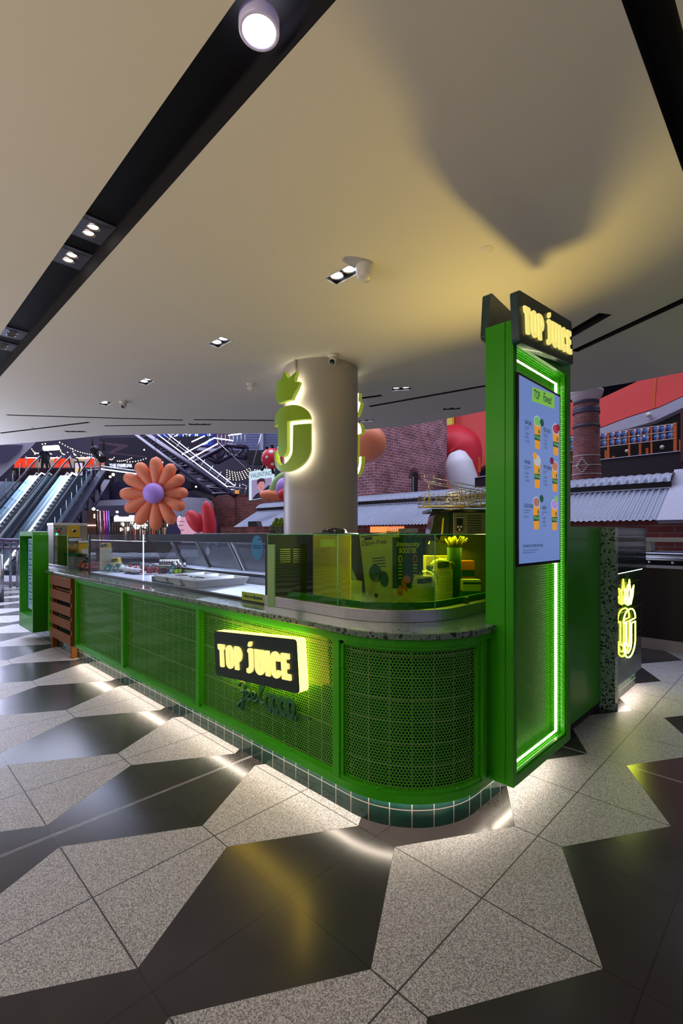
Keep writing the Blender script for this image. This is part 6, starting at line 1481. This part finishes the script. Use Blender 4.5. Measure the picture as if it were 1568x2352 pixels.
for px in range(500, 566, 9): beam((px, 1024+(px-522)*.1 if px > 522 else 1022+(522-px)*.5), (px, 998), 26.9, 26.9, .02, 'rail_post', STEELR, t)
t = thing('stage_rigging', 'pale steel poles and a crossing cable above the brick wall', 'rigging', G(580, 1080, 18))
beam((577, 1080), (603, 985), 18, 18, .03, 'pole', STEELR, t); beam((500, 1015), (570, 1080), 20, 19, .012, 'cable', STEELR, t); beam((476, 990), (490, 1040), 22, 22, .012, 'cable', STEELR, t)
for a, b in (((522, 1118), (560, 1122)), ((541, 1108), (537, 1136)), ((551, 1110), (549, 1136)), ((556, 1113), (570, 1118)), ((566, 1118), (561, 1136)), ((530, 1125), (552, 1128))): beam(a, b, 19, 19, .035, 'gate_bar', STEELR, t)
m = MB(); F = face_frame(G(544, 1130, 18.8)); m.prism(rect(-.08, .08, -.07, .07), lambda a, b, c: F @ Vector((a, b, c)), 0, .02); m.build('notice', mat('orange_notice', (.7, .3, .05), .5, emis=(1, .4, .1), es=.4), t)
# blue-lit far facade with big outline letters and louvres
D = 31; u = D/1090; t = thing('blue_lit_facade', 'blue-lit far facade with big outlined PRO letters behind the stairs', 'building', G(520, 1020, D))
F = face_frame(G(520, 1010, D))
m = MB(); m.prism(rect(-175*u, 150*u, -22*u, 60*u), lambda a, b, c: F @ Vector((a, b, c)), -.3, 0); m.build('brick_face', brick('far_brick', (.12, .05, .10), (.08, .04, .10), (.12, .12, .22), .5, .2), t)
m = MB(); m.prism(rect(-160*u, -28*u, -14*u, 50*u), lambda a, b, c: F @ Vector((a, b, c)), 0, .06); m.build('blue_glazing', mat('blue_glazing', (.01, .02, .12), .2, emis=(.02, .05, .5), es=.55), t)
m = MB(); m.prism([(-175*u, -18*u), (-20*u, -30*u), (-20*u, -23*u), (-175*u, -10*u)], lambda a, b, c: F @ Vector((a, b, c)), .06, .4); m.build('pale_ledge', LIL, t)
m = MB(); m.prism([(-175*u, -30*u), (-20*u, -45*u), (-20*u, -30*u), (-175*u, -17*u)], lambda a, b, c: F @ Vector((a, b, c)), .02, .3); m.build('brick_band', mat('plum_brick_band', (.12, .05, .09), .8), t)
for i, (x, s_) in enumerate(((-122, 'I'), (-88, 'P'), (-48, 'O'))): pass
for x, s_, wd_ in ((-118, 'P', 1), (-86, 'R', 1), (-52, 'O', 1)):
    place(text_mesh(s_, 62*u, .05, bold=.02), 'outline_letter', mat('lit_outline_letter', (.9, .9, 1), .4, emis=(.75, .80, 1), es=1.0), F @ Matrix.Translation((x*u, 6*u, .25)), t, .75)
    place(text_mesh(s_, 62*u, .03, bold=-.11), 'letter_core', mat('letter_core_blue', (.01, .02, .10), .3), F @ Matrix.Translation((x*u, 6*u, .29)), t, .75)
m = MB()
for i in range(16): m.box(10*u, 135*u, .05, .09, (-24+3.6*i)*u, (-22+3.6*i)*u, F @ Matrix.Rotation(PI/2, 4, 'X') @ Matrix.Diagonal((1, 1, 1, 1)))
bmesh.ops.delete(m.bm, geom=list(m.bm.verts), context='VERTS')
for i in range(16): m.prism(rect(10*u, 135*u, (-24+3.6*i)*u, (-22.2+3.6*i)*u), lambda a, b, c: F @ Vector((a, b, c)), .02, .10)
m.build('louvres', mat('blue_louvre', (.25, .28, .45), .4, emis=(.2, .25, .6), es=.12), t)
m = MB(); m.prism(rect(78*u, 86*u, -30*u, 40*u), lambda a, b, c: F @ Vector((a, b, c)), .1, .25); m.build('pale_pier', LIL, t)
# black box signs between
m = MB(); F = face_frame(G(610, 1042, 25)); u = 25/1090; m.prism([(-42*u, -22*u), (10*u, -24*u), (60*u, -20*u), (60*u, 14*u), (-42*u, 6*u)], lambda a, b, c: F @ Vector((a, b, c)), -.6, 0); tag(m.build('black_bulkhead', BLACK), 'black bulkhead behind the spotted inflatable ball', 'bulkhead')
# Valentino poster
t = thing('lit_poster', 'white lit VALENTINO poster with a photo of a dark-haired man', 'poster', G(601, 1110, 17)); u = 17/1090
F = frame_matrix(G(601, 1110, 17), (FX+FN*-.05), (0, 0, 1)) @ Matrix(((1, 0, 0, 0), (.15, 1, 0, 0), (0, 0, 1, 0), (0, 0, 0, 1)))
def fq(poly, mt, nm, h0, h1, par=t): m = MB(); m.prism([(a*u, b*u) for a, b in poly], lambda a, b, c: F @ Vector((a, b, c)), h0, h1); return m.build(nm, mt, par)
fq(rect(-30, 30, -36, 32), mat('lightbox_side', (.1, .1, .12), .5), 'lightbox', -.15, 0); pc = fq(rect(-29, 29, -35, 31), emi('poster_paper', (.62, .80, .95), .95), 'paper', 0, .008)
place(text_mesh('VALENTINO', 14.5*u, .004), 'poster_title', emi('poster_ink', (.03, .05, .12)), F @ Matrix.Translation((-1*u, 20*u, .012)), pc, .62)
def pq(poly, mt, nm, h): return fq(poly, mt, nm, .008, .008+h, pc)
pq(rect(-23, 23, -34, 10), emi('photo_grey', (.30, .24, .42)), 'photo_ground', .004)
pq(rounded([(-23, -34), (-12, -22), (-2, -20), (14, -8), (23, -6), (23, -34)], 3), emi('photo_jacket', (.012, .01, .03)), 'jacket', .006)
pq(arc(-2, -4, 8, 13, 0, 360, 20)[:-1], emi('photo_skin', (.62, .25, .26)), 'face', .008)
pq([(-11, 2), (-10, 9), (-3, 12), (6, 10), (8, 2), (7, -4), (5, 3), (-3, 4), (-8, 1), (-9.5, -4)], emi('photo_hair', (.03, .012, .02)), 'hair', .010)
for a, b, c, d_ in ((-7, -2, -4, -1), (0, -2, 3.5, -1), (-3.5, -8, -1.5, -7), (-4, -11.5, 1, -10.5)): pq(rect(a, c, b, d_), emi('photo_shadow', (.16, .05, .06)), 'facial_feature', .010)
# LED wall with a face, behind the red petals
D = 17; u = D/1090; F = face_frame(G(437, 1206, D)); t = thing('face_screen', 'wide LED screen showing part of a face in close-up behind the orange flower', 'screen', G(437, 1206, D))
def fq2(poly, mt, nm, h0, h1, par): m = MB(); m.prism([(a*u, b*u) for a, b in poly], lambda a, b, c: F @ Vector((a, b, c)), h0, h1); return m.build(nm, mt, par)
pc = fq2(rect(-52, 60, -40, 19), emi('led_wall_dark', (.012, .01, .05)), 'picture', -.1, 0, t)
fq2(rounded([(-30, 19), (-31, 5), (-27, -6), (-22, -12), (-20, -40), (30, -40), (38, 19)], 3), emi('led_skin', (.62, .33, .46)), 'face', .0, .01, pc)
fq2([(-30, 19), (-31, 5), (-27, -6), (-25, 2), (-20, 19)], emi('led_skin_light', (.75, .48, .62)), 'cheek', .01, .014, pc)
fq2(rounded([(-30, 1), (-24, -2), (-17, -1), (-14, 2), (-18, 0), (-26, 0)], 1), emi('led_lash', (.10, .03, .08)), 'closed_eye', .014, .02, pc)
fq2(rounded([(-30, 7), (-22, 9.5), (-13, 9), (-12, 7), (-22, 7.5)], 1), emi('led_brow', (.25, .10, .16)), 'eyebrow', .014, .02, pc)
fq2(rounded([(-24, -12), (-18, -9), (-14, -12), (-18, -14)], 1), emi('led_lips', (.40, .12, .2)), 'nostril', .014, .02, pc)
# shop level below the balcony
t = thing('shop_front', 'shop front with lit General Pants sign left of the orange flower', 'shop', G(290, 1200, 19)); D = 19; u = D/1090; F = face_frame(G(300, 1200, D))
fq2(rect(-80, 92, -72, 14.5), mat('shop_interior', (.05, .032, .030), .6), 'back_wall', -1.2, -1.1, t)
fq2(rect(-60, 92, 1, 14.5), BLACK, 'fascia', -.1, 0, t)
me = text_mesh('General Pants', 15*u, .03, 'LEFT', .25, .95, 1, .018); place(me, 'sign_lettering', mat('sign_white_lit', (1, 1, 1), .4, emis=(.85, .9, 1), es=2.5), F @ Matrix.Translation((-37*u, 9.5*u, .06)), t, .78)
fq2(rect(-37, 40, 2.2, 3.8), MATS['sign_white_lit'], 'sign_underline', .02, .06, t)
rr = random.Random(3)
for i in range(22):
    x = -44+i*5.6; fq2(rect(x, x+1.1, -60, 1), BLACK, 'mullion', -.06, -.02, t)
for i in range(2): fq2(rect(-46, 80, -10-i*22, -8.8-i*22), BLACK, 'transom', -.07, -.03, t)
for i in range(14):
    m = MB(); m.ball((0, 0, 0), .05+.04*rr.random(), 8, 6); o = m.build('shop_light', ML if i % 3 else MLW, t); o.location = F @ Vector((rr.uniform(-40, 70)*u, rr.uniform(-16, 0)*u, rr.uniform(-1.0, -.3)))-world_loc(t)
m = MB(); m.ball((0, 0, 0), .13, 12, 8); o = m.build('bright_lamp', mat('bright_shop_lamp', (1, 1, 1), .3, emis=(1, .9, .85), es=14), t); o.location = F @ Vector((4*u, -8*u, -.4))-world_loc(t)
for i in range(9):
    x = -38+12*i+rr.uniform(-3, 3); fq2(rect(x, x+6, -40, -14+rr.uniform(-4, 5)), mat('garments_%d' % (i % 4), ((.4, .3, .25), (.10, .05, .05), (.45, .10, .06), (.2, .18, .2))[i % 4], .7), 'garment_rack', -.9, -.75, t)
t = thing('sequin_pillars', 'glittering bronze and mirrored pillars left of the shop sign', 'pillars', G(236, 1227, 17))
for i, (px, c, r) in enumerate(((224, (.10, .05, .04), 3.5), (230, (.35, .30, .28), 3), (239, (.40, .10, .12), 3.5), (245, (.30, .08, .45), 3), (250, (.12, .10, .30), 3))):
    m = MB(); v = G(px, 1227, 17); m.cyl((v.x, v.y, 0), (v.x, v.y, Zz(1173, 17)), r*17/1090, 10); m.build('pillar', mat('pillar_finish_%d' % i, c, .12, .9, var=.8, scale=9), t)
t = thing('doorway_surround', 'warm lit doorway edge left of the glittering pillars', 'doorway', G(214, 1227, 17.5)); D = 17.5; u = D/1090; F = face_frame(G(214, 1210, D))
fq2(rect(-22, 8, -60, 38), mat('doorway_bronze', (.10, .045, .035), .5), 'wall', -.3, -.2, t); fq2(rect(-22, 4, 2.5, 4.5), ML, 'light_strip', -.2, -.15, t) ; fq2(rect(2, 5, -45, 3), mat('peach_strip', (1, .7, .5), .4, emis=(1, .5, .3), es=1.8), 'light_strip', -.2, -.15, t); fq2(rect(-4, -2, 20, 30), MATS['peach_strip'], 'wall_light', -.2, -.15, t)
# bulkhead and balcony
D = 20; t = thing('balcony', 'dark plum balcony with a curved lilac bulkhead under it, behind the orange flower', 'balcony', G(340, 1150, D))
P = [(200, 1176), (225, 1162), (300, 1160), (390, 1186), (487, 1186), (487, 1152), (474, 1144), (400, 1141), (345, 1141), (300, 1146), (222, 1150), (205, 1158)]
m = MB(); m.prism(P, lambda a, b, h: G(a, b, 21.4+h), 0, 1.5); m.build('bulkhead', LIL, t)
m = MB(); m.prism([(228, 1102), (250, 1108), (340, 1112), (420, 1120), (478, 1150), (400, 1141), (300, 1158), (228, 1156)], lambda a, b, h: G(a, b, 21.7+h), 0, 1.2); m.build('plum_fascia', DP, t)
m = MB(); m.prism([(233, 1102), (250, 1108), (251, 1152), (234, 1146)], lambda a, b, h: G(a, b, 21.5+h), 0, .15); m.build('hanging_panel', mat('plum_panel', (.07, .06, .13), .5), t)
m = MB(); m.prism([(228, 1006), (490, 1001), (400, 1075), (520, 1175), (440, 1120), (300, 1110), (228, 1100)], lambda a, b, h: G(a, b, 28.5+h), 0, .3); m.build('dark_soffit', VD, t)
m = MB(); m.prism([(225, 1014), (291, 1021), (296, 1025), (260, 1040), (335, 1048), (335, 1051), (245, 1041), (272, 1026), (225, 1017)], lambda a, b, h: G(a, b, 25+h), 0, .3); m.build('mauve_beam', mat('mauve_beam', (.16, .09, .15), .6), t)
beam((232, 1071), (340, 1085), 21, 21, .03, 'rail', STEELR, t); beam((232, 1077), (340, 1092), 21, 21, .025, 'rail', RL, t)
m = MB(); m.quad(G(234, 1080, 20.9), G(330, 1090, 20.9), G(330, 1112, 20.9), G(234, 1104, 20.9)); m.build('balustrade_glass', HGL, t)
t = thing('upper_shop_sign', 'white gothic lettering reading THE FAMILIAR on a black upper shop fascia', 'sign', G(278, 1072, 24)); F = face_frame(G(278, 1070, 23)); u = 23/1090
fq2(rect(-26, 40, -8, 8), BLACK, 'fascia', -.1, 0, t); place(text_mesh('THE FAMILIAR', 11*u, .02, bold=.01), 'lettering', mat('soft_white_letter', (.8, .8, .85), .4, emis=(.7, .75, .9), es=.6), F @ Matrix.Translation((0, 0, .04)), t, .75)
for i, (px, py, r) in enumerate(((260, 1090, .06), (253, 1095, .05), (331, 1033, .03), (373, 1062, .03), (413, 1091, .03), (450, 1118, .035), (412, 1187, .03), (453, 1186, .03), (269, 1176, .05), (224, 1174, .05), (215, 1169, .06))):
    m = MB(); m.ball((0, 0, 0), r, 10, 8); o = m.build('hall_downlight', MLW if i > 1 else ML); o.location = G(px, py, 19.5); tag(o, 'small bright hall lamp, %s counting along the left half of the hall' % ORD[i], 'lamp', 'small round lamps in the hall')
t = thing('stage_spotlight', 'black moving-head stage lamp hanging above the escalators', 'spotlight', G(222, 1035, 13)); u = 13/1090
m = MB(); m.ball(G(218, 1034, 13), 10*u, 16, 12); m.build('body', BLACK, t); m = MB(); m.cyl(G(224, 1042, 13), G(236, 1056, 12.9), 8*u, 16, 9*u); m.build('head', BLACK, t)
m = MB(); m.lathe([(0, 0), (.03, 0)], G(229, 1045, 12.8), 12, M=Matrix.Rotation(PI/2, 4, 'X')); m.build('lens', ML, t)
for px in (212, 238): beam((px, 1002), (px+1, 1035), 13, 13, .02, 'hanger', BLACK, t)
m = MB(); m.cyl(G(107, 1030, 18)-FX*.1, G(128, 1028, 18)+FX*.1, .09, 10); tag(m.build('tube_lamp', MLW), 'bright white tube lamp above the escalators', 'lamp')
# ground level at far left
t = thing('metal_railing', 'low steel railing at the left edge behind the menu stand', 'railing', G(20, 1240, 12))
for py, r in ((1240, .04), (1248, .03), (1259, .035)): m = MB(); m.cyl(G(-30, py-1, 12), G(46, py+1, 12), r, 8); m.build('rail', mat('plum_rail', (.20, .16, .28), .3, .7), t)
for px in (6, 24, 40): m = MB(); v = G(px, 1240, 12); m.cyl((v.x, v.y, 0), v, .03, 8); m.build('post', STEELR, t)
m = MB(); v = G(2, 1227, 9.5); m.lathe([(0, 0), (.05, 0), (.05, EYE-(1274-1227)/1090*9.5), (0, EYE-(1274-1227)/1090*9.5)], (v.x, v.y, 0), 20); tag(m.build('steel_bollard', STEELR), 'round steel bollard at the left picture edge', 'bollard')
t = thing('raised_kerb', 'low pale raised floor edge at the far left', 'kerb', H(-9, 12.5, 0)); m = MB(); m.box(-3, 1.6, 0, 1.8, 0, .09, Matrix.Translation(H(-9.3, 12.6, 0)) @ Matrix.Rotation(ROT, 4, 'Z')); m.build('slab', mat('kerb_stone', (.35, .33, .40), .4), t)
